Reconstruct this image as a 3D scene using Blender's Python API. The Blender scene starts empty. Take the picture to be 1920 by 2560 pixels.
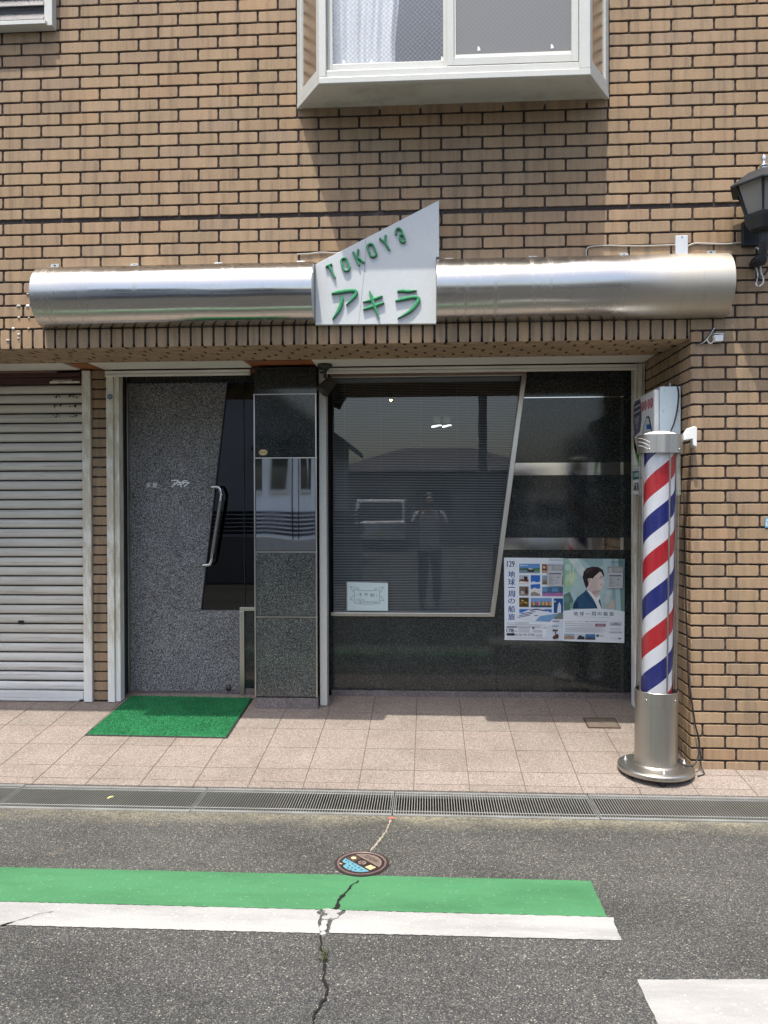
import bpy, bmesh, math, random
from math import sin, cos, pi, radians, sqrt, atan2, floor as mfloor
from mathutils import Vector, Matrix
rnd = random.Random(7)
S = bpy.context.scene
COL = S.collection

# ------------------------------------------------------------------ camera (solved from the brick grid of the wall)
YAW, PITCH, ROLL, DIST, CAMZ = 0.0565593, 0.0094611, 0.0031820, 4.534, 1.50
cy_, sy_, cp_, sp_, cr_, sr_ = cos(YAW), sin(YAW), cos(PITCH), sin(PITCH), cos(ROLL), sin(ROLL)
_f = Vector((-sy_ * cp_, cy_ * cp_, -sp_)); _r = Vector((cy_, sy_, 0)); _d = _f.cross(_r)
_r2 = cr_ * _r + sr_ * _d; _d2 = -sr_ * _r + cr_ * _d
CAM = Vector((0, -DIST, CAMZ)); FPX = 1950.0
cam = bpy.data.cameras.new('camera'); camo = bpy.data.objects.new('camera', cam); COL.objects.link(camo)
mw = Matrix((( _r2.x, -_d2.x, -_f.x, CAM.x), (_r2.y, -_d2.y, -_f.y, CAM.y), (_r2.z, -_d2.z, -_f.z, CAM.z), (0, 0, 0, 1)))
camo.matrix_world = mw
cam.sensor_width = 36; cam.sensor_fit = 'AUTO'; cam.lens = FPX / 2560 * 36
cam.clip_start = 0.05; cam.clip_end = 1500
S.camera = camo

# ------------------------------------------------------------------ sky, sun, exposure
LIGHT = Vector((0.41, 1.0, -3.12)).normalized()
w = bpy.data.worlds.new('World'); S.world = w; w.use_nodes = True
wn = w.node_tree; wn.nodes.clear()
sky = wn.nodes.new('ShaderNodeTexSky'); sky.sky_type = 'NISHITA'; sky.sun_disc = False
sky.sun_elevation = math.asin(-LIGHT.z); sky.sun_rotation = atan2(-LIGHT.x, -LIGHT.y)
sky.air_density = 1.0; sky.dust_density = 4.0; sky.ozone_density = 1.0
bg = wn.nodes.new('ShaderNodeBackground'); bg.inputs['Strength'].default_value = 0.15
wo = wn.nodes.new('ShaderNodeOutputWorld')
wn.links.new(sky.outputs[0], bg.inputs[0]); wn.links.new(bg.outputs[0], wo.inputs[0])
sl = bpy.data.lights.new('sun', 'SUN'); sl.energy = 2.7; sl.angle = radians(0.53); sl.color = (1.0, 0.95, 0.87)
so = bpy.data.objects.new('sun', sl); COL.objects.link(so)
so.rotation_euler = LIGHT.to_track_quat('-Z', 'Y').to_euler(); so.location = (-4, -8, 20)
S.view_settings.view_transform = 'Standard'; S.view_settings.look = 'None'
S.view_settings.gamma = 1.0; S.view_settings.exposure = 1.04
S.cycles.max_bounces = 8; S.cycles.diffuse_bounces = 4; S.cycles.glossy_bounces = 5
S.cycles.transparent_max_bounces = 12; S.cycles.sample_clamp_indirect = 6.0

# ------------------------------------------------------------------ survey helpers: a photo measurement on a known plane -> metres
def _ray(x, y):
    a, b = (x - 960) / FPX, (y - 1280) / FPX
    return _r2 * a + _d2 * b + _f
def on_y(x, y, Y):
    d = _ray(x, y); t = (Y - CAM.y) / d.y; return CAM + d * t
def on_z(x, y, Z):
    d = _ray(x, y); t = (Z - CAM.z) / d.z; return CAM + d * t
def X_at(x, Y, y=1260): return on_y(x, y, Y).x
def Z_at(y, Y, x=1000): return on_y(x, y, Y).z
FZ0, FS = -0.0165, 0.1077                      # the tiled apron falls towards the road
def floor_z(Y): return FZ0 + FS * Y
ROAD = -0.062

# ------------------------------------------------------------------ object helpers
WL = {}                                        # world position of every object's origin
def tag(o, label=None, cat=None, group=None, kind=None):
    if label: o['label'] = label
    if cat: o['category'] = cat
    if group: o['group'] = group
    if kind: o['kind'] = kind
    return o
def empty(name, loc, label=None, cat=None, group=None, rot=(0, 0, 0)):
    o = bpy.data.objects.new(name, None); COL.objects.link(o)
    o.empty_display_size = 0.1; o.location = loc; o.rotation_euler = rot; WL[o.name] = Vector(loc)
    return tag(o, label, cat, group)

class MB:
    """collects shapes of one part and links them as one mesh object"""
    def __init__(s): s.v = []; s.f = []; s.m = []; s.c = []; s.sm = []
    def face(s, idx, m=0, c=None, smooth=False):
        s.f.append(tuple(idx)); s.m.append(m); s.c.append(c or (1, 1, 1)); s.sm.append(smooth)
    def add(s, pts):
        n = len(s.v); s.v.extend([tuple(p) for p in pts]); return n
    def quad(s, a, b, c, d, m=0, col=None):
        n = s.add([a, b, c, d]); s.face((n, n + 1, n + 2, n + 3), m, col)
    def poly(s, pts, m=0, col=None):
        n = s.add(pts); s.face(range(n, n + len(pts)), m, col)
    def box(s, x0, x1, y0, y1, z0, z1, m=0, col=None, T=None):
        p = [Vector((x, y, z)) for z in (z0, z1) for y in (y0, y1) for x in (x0, x1)]
        if T is not None: p = [T @ q for q in p]
        n = s.add(p)
        for q in ((0, 2, 3, 1), (4, 5, 7, 6), (0, 1, 5, 4), (2, 6, 7, 3), (0, 4, 6, 2), (1, 3, 7, 5)):
            s.face([n + i for i in q], m, col)
    def prism(s, pts, off, m=0, col=None, caps=(True, True)):
        """closed outline pts (3D, in one plane) pushed along off; outline wound so that -off is the front"""
        off = Vector(off); k = len(pts)
        a = s.add(pts); b = s.add([Vector(p) + off for p in pts])
        if caps[0]: s.face([a + i for i in range(k)], m, col)
        if caps[1]: s.face([b + i for i in reversed(range(k))], m, col)
        for i in range(k):
            j = (i + 1) % k; s.face((a + j, a + i, b + i, b + j), m, col)
    def loops(s, rings, m=0, col=None, smooth=True, closed=True, cap0=False, cap1=False):
        k = len(rings[0]); ids = [s.add(r) for r in rings]
        for a, b in zip(ids, ids[1:]):
            for i in range(k if closed else k - 1):
                j = (i + 1) % k; s.face((a + i, a + j, b + j, b + i), m, col, smooth)
        if cap0: n = s.add(rings[0]); s.face([n + i for i in reversed(range(k))], m, col)
        if cap1: n = s.add(rings[-1]); s.face([n + i for i in range(k)], m, col)
    def lathe(s, prof, cx, cy, m=0, col=None, seg=48, smooth=True, cap0=False, cap1=False, crisp=False):
        if crisp:
            for a, b in zip(prof, prof[1:]): s.lathe([a, b], cx, cy, m, col, seg, smooth)
            if cap0: s.poly([(cx + prof[0][0] * cos(2 * pi * i / seg), cy + prof[0][0] * sin(2 * pi * i / seg), prof[0][1]) for i in reversed(range(seg))], m, col)
            return
        rings = [[(cx + r * cos(2 * pi * i / seg), cy + r * sin(2 * pi * i / seg), z) for i in range(seg)] for r, z in prof]
        s.loops(rings, m, col, smooth, True, cap0, cap1)
    def tube(s, pts, r, m=0, col=None, seg=8, caps=True):
        pts = [Vector(p) for p in pts]; rings = []
        up = None
        for i, p in enumerate(pts):
            t = ((pts[min(i + 1, len(pts) - 1)] - pts[max(i - 1, 0)])).normalized()
            if up is None:
                up = t.orthogonal().normalized()
            up = (up - t * up.dot(t)); up = up.normalized() if up.length > 1e-6 else t.orthogonal().normalized()
            bn = t.cross(up); rr = r[i] if isinstance(r, (list, tuple)) else r
            rings.append([p + (up * cos(2 * pi * k / seg) + bn * sin(2 * pi * k / seg)) * rr for k in range(seg)])
        s.loops(rings, m, col, True, True, caps, caps)
    def build(s, name, mats, parent=None, bevel=0, label=None, cat=None, group=None, kind=None, origin=None, fix=True):
        me = bpy.data.meshes.new(name)
        vs = s.v
        if origin is not None:
            o0 = Vector(origin); vs = [tuple(Vector(p) - o0) for p in vs]
        me.from_pydata(vs, [], s.f)
        if not isinstance(mats, (list, tuple)): mats = [mats]
        for x in mats: me.materials.append(x)
        me.polygons.foreach_set('material_index', s.m)
        me.polygons.foreach_set('use_smooth', s.sm)
        at = me.attributes.new('tint', 'FLOAT_COLOR', 'CORNER')
        buf = []
        for f, c in zip(s.f, s.c): buf.extend((c[0], c[1], c[2], 1.0) * len(f))
        at.data.foreach_set('color', buf)
        if fix:
            bm = bmesh.new(); bm.from_mesh(me); bmesh.ops.recalc_face_normals(bm, faces=bm.faces); bm.to_mesh(me); bm.free()
        me.update()
        o = bpy.data.objects.new(name, me); COL.objects.link(o)
        if origin is not None: o.location = origin
        if parent is not None:
            o.parent = parent
            o.matrix_parent_inverse = Matrix.Translation(-WL[parent.name])
        WL[o.name] = Vector(origin) if origin is not None else Vector((0, 0, 0))
        if bevel:
            b = o.modifiers.new('bevel', 'BEVEL'); b.width = bevel; b.segments = 2; b.limit_method = 'ANGLE'; b.angle_limit = radians(40)
        return tag(o, label, cat, group, kind)

def spline(pts, n=8):
    pts = [Vector(p) for p in pts]; out = []
    for i in range(len(pts) - 1):
        p0, p1, p2, p3 = pts[max(i - 1, 0)], pts[i], pts[i + 1], pts[min(i + 2, len(pts) - 1)]
        for k in range(n):
            t = k / n
            out.append(0.5 * ((2 * p1) + (p2 - p0) * t + (2 * p0 - 5 * p1 + 4 * p2 - p3) * t * t + (3 * p1 - p0 - 3 * p2 + p3) * t ** 3))
    out.append(pts[-1]); return out

_tc = {}
def text_geo(body, bold=0.0):
    """glyph outlines filled: list of 2D verts and faces, height of a capital about 0.73"""
    k = (body, bold)
    if k in _tc: return _tc[k]
    c = bpy.data.curves.new('glyphs', 'FONT'); c.body = body; c.resolution_u = 3
    o = bpy.data.objects.new('glyphs', c); COL.objects.link(o)
    me = o.evaluated_get(bpy.context.evaluated_depsgraph_get()).to_mesh()
    vs = [(v.co.x, v.co.y) for v in me.vertices]; fs = [tuple(p.vertices) for p in me.polygons]
    bpy.data.objects.remove(o); bpy.data.curves.remove(c)
    _tc[k] = (vs, fs); return _tc[k]
def put_text(mb, body, fn, x, y, wdt, hgt, m=0, col=None, bold=0.0, fit=True):
    """writes body with its ink box at x,y (lower left) sized wdt x hgt, through fn(u,v)->3D"""
    vs, fs = text_geo(body, bold)
    if not vs: return
    x0 = min(v[0] for v in vs); x1 = max(v[0] for v in vs); y0 = min(v[1] for v in vs); y1 = max(v[1] for v in vs)
    kx = wdt / max(x1 - x0, 1e-6); ky = hgt / max(y1 - y0, 1e-6)
    if not fit: kx = ky
    n = mb.add([fn(x + (v[0] - x0) * kx, y + (v[1] - y0) * ky) for v in vs])
    for f in fs: mb.face([n + i for i in f], m, col)

# ------------------------------------------------------------------ material helpers
class N:
    def __init__(s, name):
        s.mat = bpy.data.materials.new(name); s.mat.use_nodes = True; s.t = s.mat.node_tree; s.t.nodes.clear()
        s.out = s.t.nodes.new('ShaderNodeOutputMaterial')
    def n(s, typ, **kw):
        nd = s.t.nodes.new('ShaderNode' + typ)
        for k, v in kw.items():
            if k[0].islower() and hasattr(nd, k): setattr(nd, k, v); continue
            key = int(k[1:]) if k[0] == '_' else k.replace('_', ' ')
            sock = nd.inputs[key]
            if isinstance(v, bpy.types.NodeSocket): s.t.links.new(v, sock)
            else:
                try: sock.default_value = v
                except Exception: sock.default_value = (*v, 1.0)
        return nd
    def coord(s, kind='Object', scale=(1, 1, 1), loc=(0, 0, 0), rot=(0, 0, 0)):
        tc = s.n('TexCoord'); mp = s.n('Mapping', Vector=tc.outputs[kind]); mp.inputs['Scale'].default_value = scale
        mp.inputs['Location'].default_value = loc; mp.inputs['Rotation'].default_value = rot
        return mp.outputs[0]
    def noise(s, vec, scale, detail=3, rough=0.55, dist=0):
        return s.n('TexNoise', Vector=vec, Scale=scale, Detail=detail, Roughness=rough, Distortion=dist).outputs['Fac']
    def ramp(s, fac, stops, interp='LINEAR'):
        r = s.n('ValToRGB', Fac=fac); e = r.color_ramp; e.interpolation = interp
        while len(e.elements) < len(stops): e.elements.new(0.5)
        for el, (p, c) in zip(e.elements, stops):
            el.position = p; el.color = (*c, 1) if isinstance(c, (tuple, list)) else (c, c, c, 1)
        return r.outputs[0]
    def mix(s, f, a, b, blend='MIX'):
        m = s.n('Mix', data_type='RGBA', blend_type=blend)
        for key, v in ((0, f), (6, a), (7, b)):
            if isinstance(v, bpy.types.NodeSocket): s.t.links.new(v, m.inputs[key])
            else: m.inputs[key].default_value = v if not isinstance(v, (tuple, list)) else (*v, 1)[:4]
        return m.outputs[2]
    def math(s, op, a, b=0.0, c=0.0):
        m = s.n('Math', operation=op)
        for i, v in enumerate((a, b, c)):
            if isinstance(v, bpy.types.NodeSocket): s.t.links.new(v, m.inputs[i])
            else: m.inputs[i].default_value = v
        return m.outputs[0]
    def bump(s, h, strength=0.3, dist=0.002):
        return s.n('Bump', Height=h, Strength=strength, Distance=dist).outputs[0]
    def bsdf(s, **kw):
        b = s.n('BsdfPrincipled', **kw); s.t.links.new(b.outputs[0], s.out.inputs[0]); return b
    def done(s, sh=None):
        if sh is not None: s.t.links.new(sh, s.out.inputs[0])
        return s.mat
    def tint(s): return s.n('Attribute', attribute_name='tint').outputs['Color']

def paint(name, col, rough=0.5, spec=0.5, var=0.12, scale=6, bump=0.05, metal=0.0, fine=90, dirt=None, dirt_amt=0.0):
    a = N(name); v = a.coord()
    n1 = a.noise(v, scale, 5, 0.6); n2 = a.noise(v, fine, 3)
    c = a.mix(1.0, col, a.ramp(n1, [(0.3, 1 - var), (0.72, 1.0)]), 'MULTIPLY')
    c = a.mix(1.0, c, a.ramp(n2, [(0.3, 0.93), (0.7, 1.0)]), 'MULTIPLY')
    if dirt is not None:
        c = a.mix(a.math('MULTIPLY', a.ramp(a.noise(v, scale * 1.7, 6, 0.7), [(0.5, 0.0), (0.72, 1.0)]), dirt_amt), c, dirt)
    r = a.math('ADD', a.math('MULTIPLY', n1, 0.25), rough - 0.12)
    a.bsdf(Base_Color=c, Roughness=r, Metallic=metal, Specular_IOR_Level=spec, Normal=a.bump(n2, bump, 0.001))
    return a.done()

# ------------------------------------------------------------------ materials
def m_brick():
    a = N('brick_tile'); v = a.coord()
    t = a.tint()
    sp = a.noise(v, 330, 2, 0.6); sp2 = a.noise(v, 120, 3, 0.6); big = a.noise(v, 2.2, 4, 0.6)
    st = a.noise(a.coord(scale=(14, 14, 1.2)), 1.6, 4, 0.6)
    c = a.mix(1.0, t, a.ramp(sp, [(0.25, 0.72), (0.5, 0.97), (0.78, 1.25)]), 'MULTIPLY')
    c = a.mix(1.0, c, a.ramp(sp2, [(0.3, 0.86), (0.7, 1.08)]), 'MULTIPLY')
    c = a.mix(1.0, c, a.ramp(big, [(0.3, (0.85, 0.86, 0.88)), (0.7, (1.06, 1.04, 1.01))]), 'MULTIPLY')
    c = a.mix(1.0, c, a.ramp(st, [(0.36, (0.74, 0.75, 0.78)), (0.47, (0.93, 0.93, 0.94)), (0.60, 1.03)]), 'MULTIPLY')
    a.bsdf(Base_Color=c, Roughness=0.82, Specular_IOR_Level=0.3, Normal=a.bump(a.math('ADD', sp, sp2), 0.45, 0.0012))
    return a.done()
def m_mortar():
    a = N('dark_mortar'); v = a.coord()
    n = a.noise(v, 160, 3); n2 = a.noise(v, 9, 4)
    c = a.ramp(n, [(0.3, (0.024, 0.019, 0.017)), (0.75, (0.075, 0.063, 0.060))])
    c = a.mix(a.ramp(n2, [(0.60, 0.0), (0.74, 0.5)]), c, (0.17, 0.155, 0.155))
    a.bsdf(Base_Color=c, Roughness=0.95, Specular_IOR_Level=0.1, Normal=a.bump(n, 0.6, 0.002)); return a.done()
def m_steel(name, base=(0.62, 0.60, 0.57), rough=0.12, brush=(2, 2, 160), var=0.10, bump=0.06, smear=0.0):
    a = N(name); n = a.noise(a.coord(scale=brush), 1.0, 4, 0.7); b = a.noise(a.coord(), 3.0, 4, 0.6)
    r = a.math('ADD', a.math('MULTIPLY', n, var), a.math('ADD', a.math('MULTIPLY', b, 0.08), rough - 0.07))
    c = a.mix(1.0, base, a.ramp(n, [(0.3, 0.88), (0.7, 1.0)]), 'MULTIPLY')
    a.bsdf(Base_Color=c, Metallic=1.0, Roughness=r, Normal=a.bump(n, bump, 0.0006)); return a.done()
def m_pipe():
    a = N('rolled_stainless_steel'); tc = a.n('TexCoord'); xyz = a.n('SeparateXYZ', Vector=tc.outputs['Object'])
    x = xyz.outputs[0]
    brush = a.noise(a.coord(scale=(190, 6, 6)), 1.0, 4, 0.75)
    roll = a.noise(a.coord(scale=(0.25, 60, 60)), 1.0, 3, 0.6)
    wob = a.noise(a.coord(scale=(1.2, 2.5, 2.5)), 1.0, 3)
    dull = a.ramp(a.math('MULTIPLY', a.math('ADD', x, a.math('MULTIPLY', wob, 0.25)), 0.5), [(0.56, 0.0), (0.76, 1.0)])   # the street-corner end has gone dull
    left = a.ramp(a.math('ADD', x, 2.28), [(0.02, 1.0), (0.55, 0.0)])
    worn = a.math('MAXIMUM', dull, a.math('MULTIPLY', left, 0.45))
    r = a.math('ADD', a.ramp(a.math('MULTIPLY', a.math('ADD', x, 2.3), 0.25), [(0.42, 0.13), (0.60, 0.21)]), a.math('MULTIPLY', worn, 0.20))
    r = a.math('ADD', r, a.math('MULTIPLY', brush, a.math('MULTIPLY', worn, 0.18)))
    c = a.mix(worn, (0.49, 0.485, 0.465), (0.50, 0.465, 0.40))
    c = a.mix(a.ramp(a.noise(a.coord(scale=(1.5, 5, 5)), 1.0, 5, 0.7), [(0.52, 0.0), (0.74, 0.55)]), c, (0.42, 0.36, 0.27))
    drip = a.noise(a.coord(scale=(26, 2.2, 2.2)), 1.0, 5, 0.75); c = a.mix(a.ramp(drip, [(0.56, 0.0), (0.74, 0.45)]), c, (0.36, 0.32, 0.25)); r = a.math('ADD', r, a.ramp(drip, [(0.5, 0.0), (0.75, 0.14)]))
    h = a.math('ADD', a.math('MULTIPLY', brush, a.math('ADD', 0.03, worn)), a.math('MULTIPLY', roll, 0.16))
    a.bsdf(Base_Color=c, Metallic=1.0, Roughness=r, Normal=a.bump(h, 0.20, 0.0006)); return a.done()
def m_granite(name, dark, light, speck, amount=0.6, rough=0.10, scale=260, stain=0.0, coat=0.0):
    a = N(name); v = a.coord()
    vo = a.n('TexVoronoi', Vector=v, Scale=scale); vc = a.n('SeparateColor', Color=vo.outputs['Color']).outputs[0]
    n = a.noise(v, scale * 0.55, 4, 0.7); big = a.noise(v, 5, 4)
    c = a.ramp(a.math('MULTIPLY', a.math('ADD', vc, n), 0.5), [(0.34, dark), (amount, light), (min(amount + 0.2, 0.97), speck)])
    c = a.mix(1.0, c, a.ramp(big, [(0.3, 0.8), (0.7, 1.1)]), 'MULTIPLY')
    if stain:
        rust = a.noise(a.coord(loc=(3, 1, 2)), 7, 2)
        c = a.mix(a.math('MULTIPLY', a.ramp(rust, [(0.70, 0.0), (0.76, 1.0)]), stain), c, (0.11, 0.055, 0.025))
        dust = a.noise(a.coord(scale=(1, 1, 0.6)), 3.0, 5, 0.65)
        c = a.mix(a.math('MULTIPLY', a.ramp(dust, [(0.35, 0.0), (0.7, 1.0)]), stain * 0.35), c, (0.16, 0.16, 0.14))
    a.bsdf(Base_Color=c, Roughness=a.math('ADD', rough, a.math('MULTIPLY', big, 0.05)), Specular_IOR_Level=0.5, Normal=a.bump(n, 0.02, 0.0005)); return a.done()
def m_terrazzo():
    a = N('grey_flecked_door_panel'); v = a.coord()
    w_ = a.n('TexNoise', Vector=v, Scale=26.0, Detail=2).outputs['Color']
    vv = a.n('MixRGB', Fac=0.02, Color1=v, Color2=w_).outputs[0]
    vo = a.n('TexVoronoi', Vector=vv, Scale=240.0); vc = a.n('SeparateColor', Color=vo.outputs['Color']).outputs[0]
    n = a.noise(v, 180, 4, 0.75, 1.0); fl = a.math('ADD', a.math('MULTIPLY', vc, 0.35), a.math('MULTIPLY', n, 0.9))
    c = a.ramp(fl, [(0.44, (0.029, 0.029, 0.030)), (0.60, (0.076, 0.076, 0.077)), (0.75, (0.36, 0.36, 0.355))])
    big = a.noise(v, 4, 4)
    c = a.mix(1.0, c, a.ramp(big, [(0.3, 0.85), (0.7, 1.1)]), 'MULTIPLY')
    scf = a.noise(a.coord(scale=(1.5, 1.5, 0.7)), 5, 5, 0.7)
    a.bsdf(Base_Color=c, Roughness=a.math('ADD', 0.40, a.math('MULTIPLY', scf, 0.25)), Specular_IOR_Level=0.32, Normal=a.bump(fl, 0.12, 0.001)); return a.done()
def m_pave():
    a = N('granular_floor_tile'); v = a.coord(); t = a.tint()
    n = a.noise(v, 190, 3, 0.7); vo = a.n('TexVoronoi', Vector=v, Scale=210.0); vc = a.n('SeparateColor', Color=vo.outputs['Color']).outputs[0]
    k = a.math('MULTIPLY', a.math('ADD', n, vc), 0.5)
    c = a.mix(1.0, t, a.ramp(k, [(0.28, (0.62, 0.56, 0.54)), (0.5, (0.92, 0.88, 0.86)), (0.72, (1.28, 1.24, 1.18))]), 'MULTIPLY')
    big = a.noise(v, 1.7, 5, 0.65); c = a.mix(1.0, c, a.ramp(big, [(0.32, (0.80, 0.79, 0.78)), (0.55, 1.0)]), 'MULTIPLY')
    dark = a.noise(a.coord(loc=(5, 2, 0)), 3.2, 6, 0.7); c = a.mix(a.ramp(dark, [(0.62, 0.0), (0.8, 0.35)]), c, (0.13, 0.10, 0.085))
    a.bsdf(Base_Color=c, Roughness=0.75, Specular_IOR_Level=0.25, Normal=a.bump(k, 0.35, 0.001)); return a.done()
def m_asphalt():
    a = N('asphalt'); v = a.coord(); tc = a.n('TexCoord'); xyz = a.n('SeparateXYZ', Vector=tc.outputs['Object'])
    wv = a.n('TexNoise', Vector=v, Scale=90.0, Detail=1).outputs['Color']
    vv = a.n('MixRGB', Fac=0.006, Color1=v, Color2=wv).outputs[0]
    vo = a.n('TexVoronoi', Vector=vv, Scale=185.0); vc = a.n('SeparateColor', Color=vo.outputs['Color']).outputs
    ds = vo.outputs['Distance']
    n = a.noise(v, 320, 2, 0.7)
    c = a.ramp(vc[0], [(0.0, (0.068, 0.068, 0.068)), (0.45, (0.108, 0.107, 0.104)), (0.82, (0.150, 0.147, 0.138)), (0.955, (0.21, 0.205, 0.18)), (1.0, (0.42, 0.40, 0.34))])
    c = a.mix(a.ramp(ds, [(0.30, 0.0), (0.62, 0.75)]), c, (0.030, 0.030, 0.032))
    c = a.mix(1.0, c, a.ramp(n, [(0.25, 0.72), (0.75, 1.25)]), 'MULTIPLY')
    big = a.noise(a.coord(scale=(0.8, 1.6, 1)), 1.3, 5, 0.6)
    c = a.mix(1.0, c, a.ramp(big, [(0.32, 0.70), (0.5, 0.98), (0.68, 1.12)]), 'MULTIPLY')
    smg = a.noise(a.coord(scale=(0.5, 2.2, 1), loc=(2, 7, 0)), 2.0, 4, 0.6)
    c = a.mix(1.0, c, a.ramp(smg, [(0.58, 1.0), (0.72, 0.72)]), 'MULTIPLY')
    # worn paler towards the gutter, sand caught along the grating
    yy = a.math('ADD', xyz.outputs[1], a.math('MULTIPLY', a.noise(v, 2.6, 3), 0.35))
    c = a.mix(1.0, c, a.ramp(a.math('ADD', yy, 2.0), [(0.15, (0.94, 0.94, 0.94)), (0.9, (1.03, 1.02, 0.985))]), 'MULTIPLY')
    ys = a.math('ADD', xyz.outputs[1], a.math('MULTIPLY', a.noise(v, 5, 4, 0.7), 0.14))
    sand = a.math('MULTIPLY', a.ramp(a.noise(a.coord(scale=(1, 2.5, 1), loc=(1, 3, 0)), 3.3, 5, 0.7), [(0.34, 0.12), (0.62, 1.0)]), a.ramp(a.math('ADD', ys, 1.0), [(0.27, 0.0), (0.41, 0.85)])); sand = a.math('MULTIPLY', sand, a.ramp(a.noise(v, 75, 4, 0.8), [(0.36, 0.0), (0.60, 1.0)]))
    c = a.mix(sand, c, a.ramp(n, [(0.3, (0.19, 0.17, 0.115)), (0.7, (0.44, 0.40, 0.29))]))
    spot = a.math('MULTIPLY', a.ramp(a.noise(a.coord(scale=(1, 2, 1)), 4.0, 5, 0.7), [(0.64, 0.0), (0.74, 0.5)]), a.ramp(a.math('ADD', yy, 1.5), [(0.4, 0.0), (0.8, 1.0)]))
    c = a.mix(spot, c, (0.34, 0.28, 0.17)); c = a.mix(1.0, c, (0.97, 0.985, 0.955), 'MULTIPLY')
    h = a.math('SUBTRACT', a.math('MULTIPLY', n, 0.5), ds)
    a.bsdf(Base_Color=c, Roughness=0.9, Specular_IOR_Level=0.2, Normal=a.bump(h, 0.7, 0.003)); return a.done()
def m_roadpaint(name, col, wear=(0.64, 0.72), under=(0.09, 0.09, 0.088)):
    a = N(name); v = a.coord()
    n = a.noise(v, 240, 3, 0.75); n2 = a.noise(v, 60, 4, 0.7); big = a.noise(a.coord(scale=(0.6, 2.0, 1)), 2.4, 5, 0.65)
    c = a.mix(1.0, col, a.ramp(n, [(0.3, 0.84), (0.7, 1.08)]), 'MULTIPLY')
    c = a.mix(1.0, c, a.ramp(big, [(0.3, 0.74), (0.55, 1.0), (0.7, 1.06)]), 'MULTIPLY')
    tm = a.noise(a.coord(scale=(0.35, 3.5, 1), loc=(4, 1, 0)), 2.2, 5, 0.6); c = a.mix(1.0, c, a.ramp(tm, [(0.55, 1.0), (0.75, 0.80)]), 'MULTIPLY')
    vo = a.n('TexVoronoi', Vector=v, Scale=120.0); vc = a.n('SeparateColor', Color=vo.outputs['Color']).outputs[0]
    c = a.mix(a.ramp(vc, [(0.965, 0.0), (0.995, 0.28)]), c, (min(col[0] * 1.6 + 0.1, 0.9), min(col[1] * 1.5 + 0.05, 0.9), min(col[2] * 1.6 + 0.1, 0.9)))
    c = a.mix(a.ramp(a.math('MULTIPLY', a.math('ADD', n2, n), 0.5), [(wear[0], 0.0), (wear[1], 0.8)]), c, under)
    a.bsdf(Base_Color=c, Roughness=0.75, Specular_IOR_Level=0.3, Normal=a.bump(a.math('ADD', n, vo.outputs['Distance']), 0.45, 0.0022)); return a.done()
def m_glass(name, tint=(0.9, 0.93, 0.92), refl=1.0, rough=0.0, dark=1.0):
    """a single pane: fresnel reflection over a clear tinted see-through layer"""
    a = N(name)
    fr = a.n('Fresnel', IOR=1.52).outputs[0]
    k = a.math('MINIMUM', a.math('MULTIPLY', fr, 1.9 * refl), 1.0)
    n = a.noise(a.coord(), 2.2, 2); nb = a.bump(n, 0.02, 0.01)
    tr = a.n('BsdfTransparent', Color=tuple(x * dark for x in tint)).outputs[0]
    gl = a.n('BsdfGlossy', Color=(1, 1, 1), Roughness=rough, Normal=nb).outputs[0]
    return a.done(a.n('MixShader', Fac=k, _1=tr, _2=gl).outputs[0])
def m_wired(name, body, see=0.8, rough=0.12, wire=(0.30, 0.31, 0.31), pitch=0.0185, veil=0.12, wamt=0.55):
    """obscured glass with a diamond wire mesh inside"""
    a = N(name); tc = a.n('TexCoord'); xyz = a.n('SeparateXYZ', Vector=tc.outputs['Object'])
    u = a.math('ADD', xyz.outputs[0], xyz.outputs[2]); vv = a.math('SUBTRACT', xyz.outputs[0], xyz.outputs[2])
    def line(q):
        f = a.math('FRACT', a.math('MULTIPLY', q, 1 / (pitch * 1.414)))
        return a.math('LESS_THAN', f, 0.11)
    g = a.math('MAXIMUM', line(u), line(vv))
    fr = a.math('MINIMUM', a.math('MULTIPLY', a.n('Fresnel', IOR=1.5).outputs[0], 1.8), 1.0)
    nb = a.bump(a.noise(a.coord(), 210, 2), 0.5, 0.001)
    tr = a.n('BsdfTransparent', Color=(see, see, see)).outputs[0]
    df = a.n('BsdfDiffuse', Color=body).outputs[0]
    base = a.n('MixShader', Fac=veil, _1=tr, _2=df).outputs[0]
    wr = a.n('BsdfDiffuse', Color=wire).outputs[0]
    base = a.n('MixShader', Fac=a.math('MULTIPLY', g, wamt), _1=base, _2=wr).outputs[0]
    gl = a.n('BsdfGlossy', Roughness=rough, Normal=nb).outputs[0]
    return a.done(a.n('MixShader', Fac=fr, _1=base, _2=gl).outputs[0])
def m_print(name='printed_paper', rough=0.45):
    a = N(name); a.bsdf(Base_Color=a.tint(), Roughness=rough, Specular_IOR_Level=0.35); return a.done()
def m_mat():
    a = N('green_turf_mat'); v = a.coord(); n = a.noise(v, 260, 3, 0.7); t = a.mix(1.0, a.tint(), a.ramp(a.noise(v, 4.5, 4, 0.6), [(0.3, (0.72, 0.74, 0.70)), (0.65, (1.06, 1.0, 1.0))]), 'MULTIPLY')
    c = a.mix(1.0, t, a.ramp(n, [(0.3, 0.55), (0.7, 1.3)]), 'MULTIPLY')
    a.bsdf(Base_Color=c, Roughness=0.7, Specular_IOR_Level=0.25, Normal=a.bump(n, 0.6, 0.003)); return a.done()
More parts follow.
